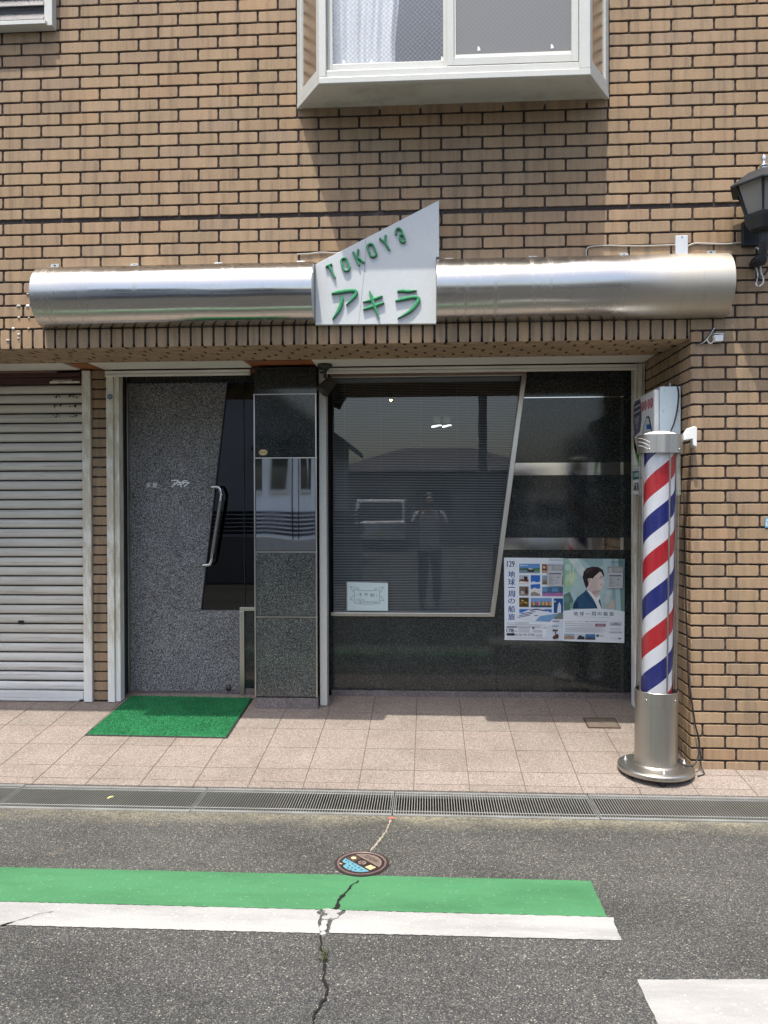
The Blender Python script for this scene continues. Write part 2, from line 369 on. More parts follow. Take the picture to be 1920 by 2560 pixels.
def m_stripe(phase):
    a = N('barber_stripes'); tc = a.n('TexCoord'); xyz = a.n('SeparateXYZ', Vector=tc.outputs['Object'])
    ang = a.math('ARCTAN2', xyz.outputs[1], xyz.outputs[0])
    q = a.math('FRACT', a.math('ADD', a.math('SUBTRACT', a.math('DIVIDE', xyz.outputs[2], 0.436), a.math('DIVIDE', ang, 2 * pi)), phase))
    red = a.math('LESS_THAN', q, 0.28)
    blue = a.math('MULTIPLY', a.math('GREATER_THAN', q, 0.50), a.math('LESS_THAN', q, 0.78))
    n = a.noise(a.coord(scale=(1, 1, 0.5)), 9, 4, 0.6)
    wcol = a.ramp(n, [(0.3, (0.84, 0.85, 0.88)), (0.7, (0.95, 0.95, 0.96))])
    n3 = a.noise(a.coord(scale=(3, 3, 0.7)), 6, 5, 0.65)
    c = a.mix(red, wcol, (0.54, 0.016, 0.026)); c = a.mix(blue, c, (0.017, 0.024, 0.20)); c = a.mix(a.ramp(n3, [(0.5, 0.0), (0.75, 0.14)]), c, (0.45, 0.44, 0.42))
    a.bsdf(Base_Color=c, Roughness=0.35); return a.done()
def m_shutter():
    a = N('weathered_shutter_paint'); v = a.coord()
    st = a.noise(a.coord(scale=(1.3, 1, 60)), 1.0, 5, 0.65); big = a.noise(a.coord(scale=(1.0, 1, 3)), 2.0, 5, 0.6)
    tc = a.n('TexCoord'); z = a.n('SeparateXYZ', Vector=tc.outputs['Object']).outputs[2]
    c = a.mix(a.ramp(z, [(0.15, 0.0), (0.62, 1.0)]), (0.70, 0.72, 0.71), (0.60, 0.58, 0.51))
    c = a.mix(1.0, c, a.ramp(big, [(0.3, 0.80), (0.7, 1.04)]), 'MULTIPLY')
    c = a.mix(a.ramp(st, [(0.54, 0.0), (0.70, 0.7)]), c, (0.22, 0.17, 0.11))
    gr = a.math('FRACT', a.math('DIVIDE', a.math('SUBTRACT', z, 0.1625), 0.0692)); c = a.mix(a.math('MULTIPLY', a.ramp(gr, [(0.02, 1.0), (0.22, 0.0)]), a.ramp(big, [(0.35, 0.15), (0.65, 0.75)])), c, (0.17, 0.15, 0.12))
    c = a.mix(a.ramp(a.noise(a.coord(scale=(3, 1, 90), loc=(4, 0, 1)), 1.0, 4, 0.7), [(0.66, 0.0), (0.72, 0.8)]), c, (0.055, 0.05, 0.045))
    a.bsdf(Base_Color=c, Roughness=0.45, Specular_IOR_Level=0.4, Normal=a.bump(st, 0.08, 0.001)); return a.done()
def m_paintpost():
    a = N('old_cream_paint'); v = a.coord(); tc = a.n('TexCoord'); z = a.n('SeparateXYZ', Vector=tc.outputs['Object']).outputs[2]
    n = a.noise(a.coord(scale=(4, 4, 1)), 3.5, 6, 0.7)
    c = a.mix(a.ramp(n, [(0.42, 0.0), (0.56, 1.0)]), (0.74, 0.73, 0.64), (0.52, 0.47, 0.36))
    c = a.mix(a.ramp(z, [(0.0, 0.0), (0.55, 1.0)]), (0.78, 0.80, 0.78), c)
    a.bsdf(Base_Color=c, Roughness=0.5, Normal=a.bump(n, 0.1, 0.001)); return a.done()

M = dict(
    brick=m_brick(), mortar=m_mortar(), pipe=m_pipe(), pave=m_pave(), asphalt=m_asphalt(), terrazzo=m_terrazzo(),
    mirror=m_steel('mirror_polished_steel', (0.66, 0.67, 0.67), 0.05, (1, 1, 2), 0.02, 0.0),
    chrome=m_steel('polished_steel', (0.66, 0.66, 0.65), 0.08, (1, 1, 40), 0.04, 0.02),
    steel=m_steel('brushed_steel', (0.60, 0.57, 0.51), 0.26, (90, 90, 2), 0.18, 0.10),
    polesteel=m_steel('pole_steel', (0.47, 0.45, 0.405), 0.34, (70, 70, 1.2), 0.20, 0.06),
    galv=paint('galvanised_steel', (0.50, 0.52, 0.52), 0.45, 0.5, 0.2, 14, 0.1, 0.55, 120), barcap=paint('worn_lit_bar_edge', (0.27, 0.275, 0.245), 0.5, 0.5, 0.25, 9, 0.1, 0.15, 120), bars=paint('dirty_shaded_grating_bars', (0.085, 0.082, 0.068), 0.65, 0.4, 0.35, 9, 0.2, 0.15, 120, (0.10, 0.085, 0.06), 0.6),  # grating bars: lit tops and shaded sides put into the two colours
    flange=paint('worn_galvanised_edge', (0.245, 0.255, 0.245), 0.6, 0.4, 0.3, 9, 0.1, 0.1, 120, (0.15, 0.13, 0.09), 0.6),
    granite=m_granite('black_granite', (0.008, 0.0105, 0.010), (0.026, 0.032, 0.031), (0.115, 0.13, 0.125), 0.60, 0.05, 300),
    greengranite=m_granite('green_grey_granite', (0.014, 0.018, 0.017), (0.062, 0.072, 0.067), (0.25, 0.27, 0.25), 0.58, 0.08, 250, 0.6),
    skirting=m_granite('grey_skirting_stone', (0.10, 0.085, 0.085), (0.19, 0.165, 0.16), (0.34, 0.31, 0.29), 0.62, 0.55, 240),
    white=paint('white_aluminium', (0.54, 0.55, 0.51), 0.38, 0.5, 0.06, 4, 0.03, 0.0, 60, (0.50, 0.47, 0.38), 0.25),
    under=paint('weathered_white_sheet', (0.56, 0.56, 0.50), 0.55, 0.4, 0.14, 3, 0.04, 0.0, 60, (0.22, 0.19, 0.15), 0.45),
    lintel=paint('grey_white_lintel', (0.76, 0.74, 0.66), 0.5, 0.4, 0.12, 3),
    cream=m_paintpost(),
    rustboard=paint('rust_brown_board', (0.40, 0.14, 0.05), 0.7, 0.3, 0.35, 5, 0.1, 0.0, 60, (0.10, 0.05, 0.03), 0.6),
    shutter=m_shutter(), rust=paint('rusty_shutter_box', (0.10, 0.045, 0.038), 0.6, 0.3, 0.3, 7, 0.1, 0.0, 60, (0.05, 0.025, 0.02), 0.6),
    signmetal=paint('satin_aluminium_sign', (0.55, 0.58, 0.58), 0.40, 0.5, 0.10, 3, 0.04, 0.0, 80, (0.50, 0.52, 0.53), 0.4),
    green=paint('green_letter_paint', (0.028, 0.30, 0.115), 0.5, 0.5, 0.35, 60, 0.5, 0.0, 300, (0.10, 0.50, 0.24), 0.7),
    greenshop=paint('dark_letter_edge', (0.02, 0.035, 0.022), 0.6),
    glass=m_glass('shop_glass', (0.90, 0.93, 0.92), 0.85), blackglass=m_glass('smoked_glass', (0.10, 0.10, 0.09), 0.8),
    houseglass=m_glass('window_glass', (0.35, 0.38, 0.40), 1.0),
    acrylic=m_glass('clear_acrylic', (0.985, 0.99, 0.985), 0.36),
    wired=m_wired('wired_glass', (0.34, 0.38, 0.40), 0.97), screen=m_wired('screened_glass', (0.19, 0.19, 0.18), 0.35, 0.3, (0.26, 0.26, 0.25), 0.0185, 0.8, 0.35),
    black=paint('black_paint', (0.012, 0.013, 0.015), 0.45), darkiron=paint('dark_iron', (0.018, 0.022, 0.026), 0.5, 0.5, 0.3, 12, 0.2),
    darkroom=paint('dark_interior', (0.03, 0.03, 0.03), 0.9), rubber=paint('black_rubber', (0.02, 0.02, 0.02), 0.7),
    lampbrown=paint('brown_black_enamel', (0.035, 0.030, 0.027), 0.45), cable=paint('grey_cable', (0.42, 0.40, 0.36), 0.6), blackcable=paint('black_cable', (0.015, 0.017, 0.02), 0.5),
    milk=paint('frosted_lamp_glass', (0.26, 0.25, 0.23), 0.35, 0.5, 0.15, 8), plastic=paint('white_plastic', (0.78, 0.78, 0.76), 0.4),
    bluewhite=paint('pale_blue_sheet', (0.60, 0.70, 0.74), 0.45, 0.5, 0.05, 3), greycover=paint('grey_cover_plate', (0.58, 0.61, 0.64), 0.4),
    print=m_print(), matg=m_mat(), roadgreen=m_roadpaint('green_road_paint', (0.055, 0.190, 0.082)), roadwhite=m_roadpaint('white_road_paint', (0.345, 0.345, 0.33)),
    crack=paint('crack_gap', (0.02, 0.02, 0.02), 0.95, 0.1), concrete=paint('gutter_concrete', (0.10, 0.095, 0.085), 0.9, 0.2, 0.3, 8, 0.3),
    curtain=paint('white_net_curtain', (0.92, 0.95, 0.96), 0.8, 0.2, 0.1, 6), blind=paint('grey_blind_slat', (0.64, 0.65, 0.64), 0.5, 0.4, 0.1, 3),
    leaf=paint('grass_blade', (0.085, 0.105, 0.03), 0.6), bronze=paint('bronze_frame', (0.075, 0.072, 0.065), 0.35, 0.5, 0.15, 4, 0.05, 0.6),
)

# ================================================================== GROUND
ZD = 3.197                                      # height of the wide movement joint in the brick wall
g = MB(); g.quad((-60, -90, ROAD), (60, -90, ROAD), (60, -0.640, ROAD), (-60, -0.640, ROAD))
g.build('road', M['asphalt'], kind='structure')
g = MB(); g.box(-60, 60, 1.0, 60, -0.3, -0.08); g.box(-60, 60, -0.318, 1.0, -0.45, -0.26)
g.build('ground', M['concrete'], kind='structure')

# tiled apron: every tile its own slab, cut rows as in the photo
g = MB(); yb = [1.135, 0.798, 0.507, 0.216, -0.075, -0.239, -0.314]
def fpt(x, y, dz): return (x, y, floor_z(y) + dz)
base_c = Vector((0.258, 0.231, 0.205))
x0s = -0.083 - 0.304 * 14
for r in range(6):
    ya, yz = yb[r], yb[r + 1]
    for k in range(28):
        xa, xz = x0s + k * 0.304, x0s + (k + 1) * 0.304
        v = 0.96 + 0.08 * rnd.random(); c = base_c * v; c.x *= 0.985 + 0.03 * rnd.random()
        if r == 5: c *= 0.94
        e = 0.0022; h = 0.0006 * rnd.random(); y1_, y0_ = ya - e, yz + e
        if r == 5: y0_ = yz
        if xz > 1.494 and ya > 0:
            if xa > 1.494 and yz > 0: continue
            if xa > 1.494: y1_ = min(y1_, -0.004)
        A, B, C_, D_ = fpt(xa + e, y0_, h), fpt(xz - e, y0_, h), fpt(xz - e, y1_, h), fpt(xa + e, y1_, h)
        g.poly([A, B, C_, D_], 0, tuple(c))
        lo = [(p[0], p[1], p[2] - 0.006) for p in (A, B, C_, D_)]
        for i, j in ((0, 1), (1, 2), (2, 3), (3, 0)): g.quad([A, B, C_, D_][j], [A, B, C_, D_][i], lo[i], lo[j], 0, tuple(c * 0.9))
g.quad(fpt(-4.4, -0.312, -0.003), fpt(4.2, -0.312, -0.003), fpt(4.2, 1.14, -0.003), fpt(-4.4, 1.14, -0.003), 1, (0.20, 0.155, 0.13))
g.box(-4.4, 4.2, -0.3125, -0.29, -0.26, floor_z(-0.3125) - 0.002, 1, (0.4, 0.32, 0.27))
g.build('pavement', [M['pave'], paint('brown_tile_grout', (0.145, 0.112, 0.092), 0.95, 0.1, 0.3, 3)], kind='structure', fix=False)

# gutter trench under the gratings
g = MB(); g.quad((-4.4, -0.640, -0.26), (4.2, -0.640, -0.26), (4.2, -0.3125, -0.26), (-4.4, -0.3125, -0.26))
g.box(-4.4, 4.2, -0.655, -0.640, -0.27, ROAD - 0.0005)
g.build('gutter', M['concrete'], kind='structure')

# ------------------------------------------------------------------ road paint
def ragged(pts, amp, step=0.012):
    out = []
    for i, p in enumerate(pts):
        q = pts[(i + 1) % len(pts)]; d = Vector((q[0] - p[0], q[1] - p[1])); L = d.length; k = max(1, int(L / step)); nrm = Vector((-d.y, d.x)).normalized()
        for s_ in range(k):
            t = s_ / k; j = (rnd.random() - 0.5) * 2 * amp * (1 if 0 < s_ else 0.3)
            out.append((p[0] + d.x * t + nrm.x * j, p[1] + d.y * t + nrm.y * j))
    return out
MHC = (-0.292, -1.168); MHR = 0.1185
yg0, yg1 = -1.278, -1.560                        # far and near edge of the green band
outline = [(-4.4, yg0 - 0.006)]
a0 = math.asin((yg0 - MHC[1]) / (MHR + 0.006))
outline += [(MHC[0] + (MHR + 0.006) * cos(t), MHC[1] + (MHR + 0.006) * sin(t)) for t in [pi - a0 + (2 * a0 + pi) * 0 + k * ((2 * pi + a0) - (pi - a0)) / 18 for k in range(19)]]
outline += [(0.668, yg0), (0.670, yg1), (-4.4, yg1 - 0.008)]
CR = [on_z(x, y, ROAD) for x, y in [(977, 2050), (965, 2080), (945, 2105), (925, 2130), (897, 2205), (880, 2216), (868, 2230), (848, 2252), (840, 2275), (820, 2285), (815, 2312), (802, 2344), (803, 2372), (812, 2395), (812, 2432), (808, 2452), (818, 2475), (812, 2500), (798, 2520), (785, 2540), (783, 2575), (790, 2640)]]
def crackx(y):
    for p, q in zip(CR, CR[1:]):
        if q.y <= y <= p.y: t = (y - p.y) / (q.y - p.y) if abs(q.y - p.y) > 1e-6 else 0; return p.x + (q.x - p.x) * t
    return None
def sheet(name, pts, m, z):
    g = MB(); g.poly([(x, y, z) for x, y in pts]); o = g.build(name, m, kind='structure', fix=False)
    me = o.data
    if me.polygons[0].normal.z < 0: me.flip_normals()
    return o
sheet('green_road_band', ragged(outline, 0.0016, 0.014), M['roadgreen'], ROAD + 0.003)
# white edge line, split by the crack with loose flakes of paint
cl = [(crackx(y) or 0, y) for y in [yg1 - 0.004 - i * (0.158 / 8) for i in range(9)]]
left = [(-4.4, yg1 - 0.012), (cl[0][0] - 0.055, yg1 - 0.004), (cl[1][0] - 0.05, cl[1][1]), (cl[2][0] - 0.028, cl[2][1]), (cl[4][0] - 0.032, cl[4][1]), (cl[6][0] - 0.024, cl[6][1]), (cl[8][0] - 0.010, -1.728), (-4.4, -1.738)]
right = [(cl[0][0] + 0.045, yg1 - 0.004), (0.694, yg1 - 0.002), (0.685, -1.60), (0.687, -1.718), (cl[8][0] + 0.024, -1.722), (cl[6][0] + 0.020, cl[6][1]), (cl[4][0] + 0.022, cl[4][1]), (cl[2][0] + 0.048, cl[2][1]), (cl[1][0] + 0.060, cl[1][1])]
sheet('white_edge_line', ragged(left, 0.002, 0.013), M['roadwhite'], ROAD + 0.003)
sheet('white_edge_line', ragged(right, 0.0022, 0.013), M['roadwhite'], ROAD + 0.003)
g = MB()
for (dx, y, w_, h_, a_) in [(0.012, -1.585, 0.030, 0.020, 0.3), (-0.018, -1.572, 0.020, 0.010, -0.2), (0.018, -1.612, 0.024, 0.022, 0.9), (-0.004, -1.625, 0.018, 0.016, 0.2), (-0.006, -1.665, 0.013, 0.024, 0.1), (-0.004, -1.700, 0.014, 0.024, -0.15), (0.004, -1.735, 0.012, 0.012, 0.3), (0.030, -1.578, 0.012, 0.010, 0.3)]:
    cx = (crackx(y) or -0.3) + dx; k = 9
    pts = [(cx + w_ * (0.75 + 0.4 * rnd.random()) * cos(2 * pi * i / k + a_), y + h_ * (0.75 + 0.4 * rnd.random()) * sin(2 * pi * i / k + a_)) for i in range(k)]
    top = [(px, py, ROAD + 0.007 + 0.002 * rnd.random()) for px, py in pts]; n = g.add(top); g.face(range(n, n + k)); m_ = g.add([(px, py, ROAD) for px, py in pts])
    for i in range(k): g.face((n + (i + 1) % k, n + i, m_ + i, m_ + (i + 1) % k))
g.build('white_edge_line_flakes', M['roadwhite'], kind='structure')
wl = [on_z(x, y, ROAD) for x, y in [(1592, 2451), (1920, 2450), (2300, 2450), (2300, 2760), (1705, 2680), (1644, 2560)]]
sheet('white_stop_line', ragged([(p.x, p.y) for p in wl], 0.002, 0.013), M['roadwhite'], ROAD + 0.003)
# the crack itself, a jagged dark ribbon over paint and asphalt
def ribbon(name, pts, wfun, m, z):
    fine = []
    for p, q in zip(pts, pts[1:]):
        k = max(2, int((q - p).length / 0.012))
        for i in range(k): fine.append(p.lerp(q, i / k))
    fine.append(pts[-1]); g = MB(); L = []; R_ = []
    for i, p in enumerate(fine):
        t = (fine[min(i + 1, len(fine) - 1)] - fine[max(i - 1, 0)]); nrm = Vector((-t.y, t.x, 0)).normalized(); w_ = wfun(p) * (0.35 + 1.1 * rnd.random())
        j = nrm * ((rnd.random() - 0.5) * 0.006); L.append(p + nrm * w_ + j); R_.append(p - nrm * w_ + j)
    for i in range(len(fine) - 1):
        g.quad((L[i].x, L[i].y, z), (L[i + 1].x, L[i + 1].y, z), (R_[i + 1].x, R_[i + 1].y, z), (R_[i].x, R_[i].y, z))
    return g.build(name, m, kind='structure')
ribbon('road_crack', [Vector(p) for p in CR[4:]], lambda p: 0.0036 if p.y > -1.45 else (0.0070 if p.y > -1.56 else (0.0055 if p.y > -1.75 else 0.0046)), M['crack'], ROAD + 0.006)
ribbon('road_crack_repair', [Vector(p) for p in CR[:4]], lambda p: 0.005, paint('pale_crack_dust', (0.30, 0.27, 0.20), 0.9), ROAD + 0.002)
ribbon('road_crack', [on_z(x, y, ROAD) for x, y in [(-30, 2318), (0, 2318), (30, 2308), (60, 2300), (95, 2289), (135, 2281)]], lambda p: 0.0045 if p.x < -1.55 else 0.0012, M['crack'], ROAD + 0.006)

# ================================================================== THE BRICK BUILDING
B = empty('brick_building', (-0.4, 0, 0), 'tan brick building with a recessed dark granite barbershop front', 'building')
BR = Vector((0.350, 0.248, 0.152))
def tilecol(k=1.0):
    v = (0.91 + 0.13 * rnd.random()) * k
    c = Vector((BR.x * (0.985 + 0.03 * rnd.random()), BR.y, BR.z * (0.97 + 0.06 * rnd.random()))) * v
    q = rnd.random()
    if q < 0.10: c = c * 0.90 + Vector((0.006, 0.010, 0.014))
    elif q > 0.94: c = Vector((c.x * 1.03, c.y * 0.98, c.z * 0.94))
    return tuple(c)
def tile(mb, O, U, V, Nn, u0, u1, v0, v1, k=1.0, dep=0.009):
    """a slightly ragged, soft-edged ceramic tile; O origin, U V axes, Nn outward normal"""
    w_, h_ = u1 - u0, v1 - v0; nu = max(3, int(w_ / 0.022)); nv = 2
    def edge(n): return [i / n for i in range(n)]
    base = [(u0 + w_ * t, v0, 0, -1) for t in edge(nu)] + [(u1, v0 + h_ * t, 1, 0) for t in edge(nv)] + [(u1 - w_ * t, v1, 0, 1) for t in edge(nu)] + [(u0, v1 - h_ * t, -1, 0) for t in edge(nv)]
    cu, cv = (u0 + u1) / 2, (v0 + v1) / 2; col = tilecol(k)
    A = []; Bq = []; Cq = []
    bow = (rnd.random() - 0.5) * 0.0008; corner = {0, nu, nu + nv, 2 * nu + nv}
    for i, (u, v, du, dv) in enumerate(base):
        j = (rnd.random() - 0.45) * 0.0016; cut = 0.0016 if i in corner else 0.0
        uu = u - du * j - (cut if u > cu else -cut); vv = v - dv * j * 1.2 - (cut if v > cv else -cut)
        ins = 0.0020
        ui = uu + (ins if u < cu else -ins); vi = vv + (ins if v < cv else -ins)
        if 0.02 < abs(u - cu) / w_ < 0.45 and dv == 0: pass
        A.append(O + U * ui + V * vi + Nn * bow); Bq.append(O + U * uu + V * vv - Nn * 0.0016); Cq.append(O + U * uu + V * vv - Nn * dep)
    k_ = len(base); a = mb.add(A); b = mb.add(Bq); c = mb.add(Cq)
    mb.face([a + i for i in range(k_)], 0, col)
    for p, q in ((a, b), (b, c)):
        for i in range(k_):
            j = (i + 1) % k_; mb.face((p + j, p + i, q + i, q + j), 0, col)
ux, uz, uy = Vector((1, 0, 0)), Vector((0, 0, 1)), Vector((0, 1, 0))
XJ0 = -2.408; TP = 0.237; JT = 0.0110; RP = 0.07
XL, XR_, ZTOP = -4.4, 4.0, 5.2
CX = 1.494; ZS = 2.435; ZSOLD = 2.553
bay = (-0.756, 1.034, 3.815)
wall = MB(); O0 = Vector((0, 0, 0)); NF = Vector((0, -1, 0))
def row_tiles(z0, z1, joints, mb=wall, skip=None):
    for a, b in zip(joints, joints[1:]):
        if skip and skip(a, b, z0, z1): continue
        tile(mb, O0, ux, uz, NF, a + JT / 2, b - JT / 2, z0 + JT / 2, z1 - JT / 2)
def std_joints(off, x0, x1):
    k = math.ceil((x0 - XJ0 - off) / TP); xs = [x0]
    while XJ0 + off + k * TP < x1:
        x = XJ0 + off + k * TP
        if x - xs[-1] > 0.03: xs.append(x)
        k += 1
    xs.append(x1); return xs
n = 0; z = ZD + 0.004
while z < ZTOP:
    zb = ZD + n * RP + (0.004 if n == 0 else 0); zt = ZD + (n + 1) * RP
    off = 0.0 if n % 2 == 0 else TP / 2
    if zt > bay[2] + 0.005:
        row_tiles(zb, zt, std_joints(off, XL, bay[0])); row_tiles(zb, zt, std_joints(off, bay[1], XR_))
        if zb < bay[2] - 0.02: row_tiles(zb, bay[2] + 0.004, std_joints(off, bay[0], bay[1]))
    else: row_tiles(zb, zt, std_joints(off, XL, XR_))
    n += 1; z = ZD + n * RP
for m_ in range(9):
    zt = ZD - 0.014 - m_ * RP; zb = zt - RP
    row_tiles(zb, zt, std_joints(TP / 2 if m_ % 2 == 0 else 0.0, XL, XR_))
# soldier course over the opening
x = XL
while x < CX - 0.02:
    x2 = min(x + 0.0683, CX)
    tile(wall, O0, ux, uz, NF, x + JT / 2, x2 - JT / 2, ZS + 0.001, ZSOLD - JT / 2); x = x2
# pier right of the opening, cut tiles at its corner
zt = ZSOLD; r = 0
JA = [CX, CX + 0.193, CX + 0.193 + 0.190]; JB = [CX, CX + 0.0665, CX + 0.0665 + 0.188]
while zt > -0.05:
    zb = zt - RP
    js = list(JB if r % 2 else JA)
    if r == 0: js = [CX, CX + 0.122]
    while js[-1] + TP < XR_: js.append(js[-1] + TP)
    js.append(XR_); row_tiles(max(zb, -0.03), zt, js)
    # return face of the pier (looks left)
    ys = [0.0, 0.055, 0.235, 0.415, 0.595, 0.775, 0.93] if r % 2 == 0 else [0.0, 0.055, 0.145, 0.325, 0.505, 0.685, 0.93]
    for a, b in zip(ys, ys[1:]):
        tile(wall, Vector((CX, 0, 0)), -uy, uz, Vector((-1, 0, 0)), -b + JT / 2, -a - (0.0012 if a == 0 else JT / 2), max(zb, -0.03) + JT / 2, zt - JT / 2)
    zt = zb; r += 1
# narrow brick strip between the two shutters
zt = 2.475
while zt > 0.1:
    tile(wall, Vector((0, 0.945, 0)), ux, uz, NF, -2.408, -2.301, max(zt - RP, 0.06) + JT / 2, zt - JT / 2, 0.97); zt -= RP
# brick slabs of the soffit (slightly rising inwards)
SO = [(0.004, ZS), (0.62, 2.462)]
dirv = Vector((0, SO[1][0] - SO[0][0], SO[1][1] - SO[0][1])).normalized(); nd = Vector((0, dirv.z, -dirv.y))
v = 0.004; r = 0
while v < 0.60:
    off = [0.0, 0.118, 0.06, 0.178][r % 4]; xx = XL + off
    js = [XL] if off > 0.03 else []
    while xx < CX: js.append(xx); xx += TP
    js.append(CX)
    for a, b in zip(js, js[1:]):
        if b - a > 0.03: tile(wall, Vector((0, 0, ZS)), ux, dirv, nd, a + 0.008, b - 0.008, v + 0.008, min(v + RP, 0.618) - 0.008, 1.22, 0.0035)  # same brick, tint lifted: the brighter shade is put into the colour
    v += RP; r += 1
# mortar bed and wall mass behind the tiles
mb_y = 0.0075
def slab(x0, x1, y0, y1, z0, z1): wall.box(x0, x1, y0, y1, z0, z1, 1)
slab(XL, bay[0] + 0.03, mb_y, 0.30, ZS + 0.02, ZTOP); slab(bay[1] - 0.03, XR_, mb_y, 0.30, ZS + 0.02, ZTOP)
slab(bay[0] + 0.03, bay[1] - 0.03, mb_y, 0.30, ZS + 0.02, bay[2] - 0.02)
slab(CX + mb_y, XR_, mb_y, 1.3, -0.1, ZS + 0.02)
wall.poly([(XL, 0.008, ZS + 0.0042), (CX + 0.01, 0.008, ZS + 0.0042), (CX + 0.01, 0.66, 2.4675), (XL, 0.66, 2.4675)], 1)
slab(-2.410, -2.299, 0.9525, 1.10, 0.0, 2.48)
slab(XL, CX + 0.01, 0.30, 0.66, 2.474, 2.9)
slab(XL, XL + 0.2, 0.3, 1.3, 0, ZS)
wall.build('front_wall', [M['brick'], M['mortar']], B, fix=False)

# ------------------------------------------------------------------ recess: lintels, posts, shutter
def part(name, m, fn, parent=None, bevel=0, **kw):
    g = MB(); fn(g); return g.build(name, m, parent or B, bevel, **kw)
ZL = 2.466
part('lintel', M['lintel'], lambda g: (g.box(-2.300, -1.235, 0.62, 0.90, ZL, ZL + 0.05), g.box(-2.296, -1.25, 0.905, 0.935, 2.437, 2.457), g.box(-2.296, -1.25, 0.905, 0.935, 2.418, 2.4345)), bevel=0.003)
part('lintel', M['lintel'], lambda g: (g.box(-0.775, CX - 0.02, 0.62, 0.90, ZL, ZL + 0.05), g.box(-0.76, CX - 0.06, 0.905, 0.940, 2.440, 2.458), g.box(-0.76, CX - 0.06, 0.905, 0.930, 2.418, 2.438)), bevel=0.003)
part('lintel', M['lintel'], lambda g: (g.box(XL, -2.475, 0.62, 0.90, ZL, ZL + 0.05)), bevel=0.003)
part('lintel_backing', M['rustboard'], lambda g: g.box(XL, CX, 0.615, 1.3, ZL + 0.012, ZL + 0.06))
# left roller shutter
sh = MB(); zc = 2.36; pit = 0.0692; k = 0
x0, x1 = XL + 0.2, -2.482
prof = []
z = floor_z(0.97) + 0.075
rings = []
while z < 2.36:
    rings += [(0.988, z), (0.974, z + 0.001), (0.966, z + 0.006), (0.961, z + 0.018), (0.9585, z + 0.034), (0.961, z + 0.050), (0.967, z + 0.0585), (0.976, z + 0.0615), (0.988, z + 0.0625), (0.990, z + 0.0688)]
    z += pit
for (ya, za), (yb_, zb_) in zip(rings, rings[1:]):
    sh.loops([[(x0, ya, za), (x1, ya, za)], [(x0, yb_, zb_), (x1, yb_, zb_)]], 1 if min(ya, yb_) > 0.97 else 0, None, True, False)
SH = empty('shutter', (-3.3, 0.95, 0.09)); SH.parent = B; SH.matrix_parent_inverse = Matrix.Translation(-WL[B.name])
def marks(g):
    for zz in (2.283, 2.213, 2.145):
        for xx in (-2.706, -2.585):
            for q in range(7):
                a = xx + rnd.random() * 0.055; h = 0.004 + rnd.random() * 0.010; w_ = 0.003 + rnd.random() * 0.010
                zc = zz + (rnd.random() - 0.5) * 0.02
                yy = 0.9592 + 9.0 * (((zc - (floor_z(0.97) + 0.075)) % pit) - 0.034) ** 2
                g.box(a, a + w_, yy - 0.0015, yy, zc, zc + h, 1)
marks(sh)
sh.build('slat_curtain', [M['shutter'], M['black']], SH, fix=False)
part('bottom_bar', M['shutter'], lambda g: (g.box(x0, x1 - 0.004, 0.945, 0.985, floor_z(0.97) + 0.012, floor_z(0.97) + 0.070), g.box(x0, x1 - 0.03, 0.932, 0.985, floor_z(0.97) + 0.002, floor_z(0.97) + 0.014)), SH, 0.003)
part('shutter_box', M['rust'], lambda g: (g.box(x0, x1 - 0.01, 0.955, 1.0, 2.378, 2.424), g.box(x0, x1 - 0.01, 0.940, 1.0, 2.428, 2.456)), SH, 0.003)
def rust_flake(g):
    for (a, b, c, d) in [(-2.72, -2.50, 2.381, 2.396), (-2.70, -2.56, 2.401, 2.405)]: g.box(a, b, 0.9515, 0.956, c, d)
part('old_paint_patch', M['cream'], rust_flake, SH)
part('handle', M['black'], lambda g: g.box(-2.97, -2.93, 0.953, 0.961, 0.648, 0.668), SH)
# guide rails and posts
def rail(name, x0, x1, y0, y1, m='cream', zt=ZL, parent=B):
    return part(name, M[m], lambda g: g.box(x0, x1, y0, y1, floor_z((y0 + y1) / 2) + 0.001, zt), parent, 0.003, origin=((x0 + x1) / 2, (y0 + y1) / 2, floor_z(y0)))
rail('guide_rail', -2.474, -2.413, 0.925, 1.02, parent=SH)
rail('door_post', -2.297, -2.247, 0.925, 1.02)
rail('door_post', -2.246, -2.210, 0.945, 1.02)
rail('window_post', -0.763, -0.712, 0.905, 1.00, 'white')
rail('window_post', 1.420, 1.437, 0.930, 1.02); rail('window_post', 1.440, 1.473, 0.925, 1.02); rail('window_post', 1.477, 1.4925, 0.935, 1.0)
part('header_strip', M['granite'], lambda g: (g.box(-2.21, -1.22, 1.105, 1.15, 2.400, 2.47), g.box(-0.80, CX, 1.122, 1.15, 2.445, 2.47)))
part('soffit_board', M['rustboard'], lambda g: g.box(-2.21, CX, 0.94, 1.14, 2.4595, ZL))

# ------------------------------------------------------------------ granite shop wall and its steel bands
YG = 1.13
gw = MB()
wx = [on_y(x, y, YG) for x, y in [(818, 938), (1311, 936), (1236, 1538), (822, 1533)]]
zt_, zb_ = 2.443, 0.707
xa_t, xa_b = 0.690, 0.474
gw.prism([(-0.80, YG, zt_), (CX, YG, zt_), (CX, YG, 2.468), (-0.80, YG, 2.468)], (0, 0.03, 0))
def xs_at(z): return xa_b + (xa_t - xa_b) * (z - zb_) / (zt_ - zb_)
for (z0, z1) in [(2.268, zt_), (1.797, 2.262), (1.258, 1.708), (zb_, 1.172)]:
    gw.prism([(xs_at(z0), YG, z0), (CX, YG, z0), (CX, YG, z1), (xs_at(z1), YG, z1)], (0, 0.03, 0))
gw.prism([(-0.80, YG, 0.15), (0.492, YG, 0.15), (0.492, YG, zb_), (-0.80, YG, zb_)], (0, 0.03, 0))
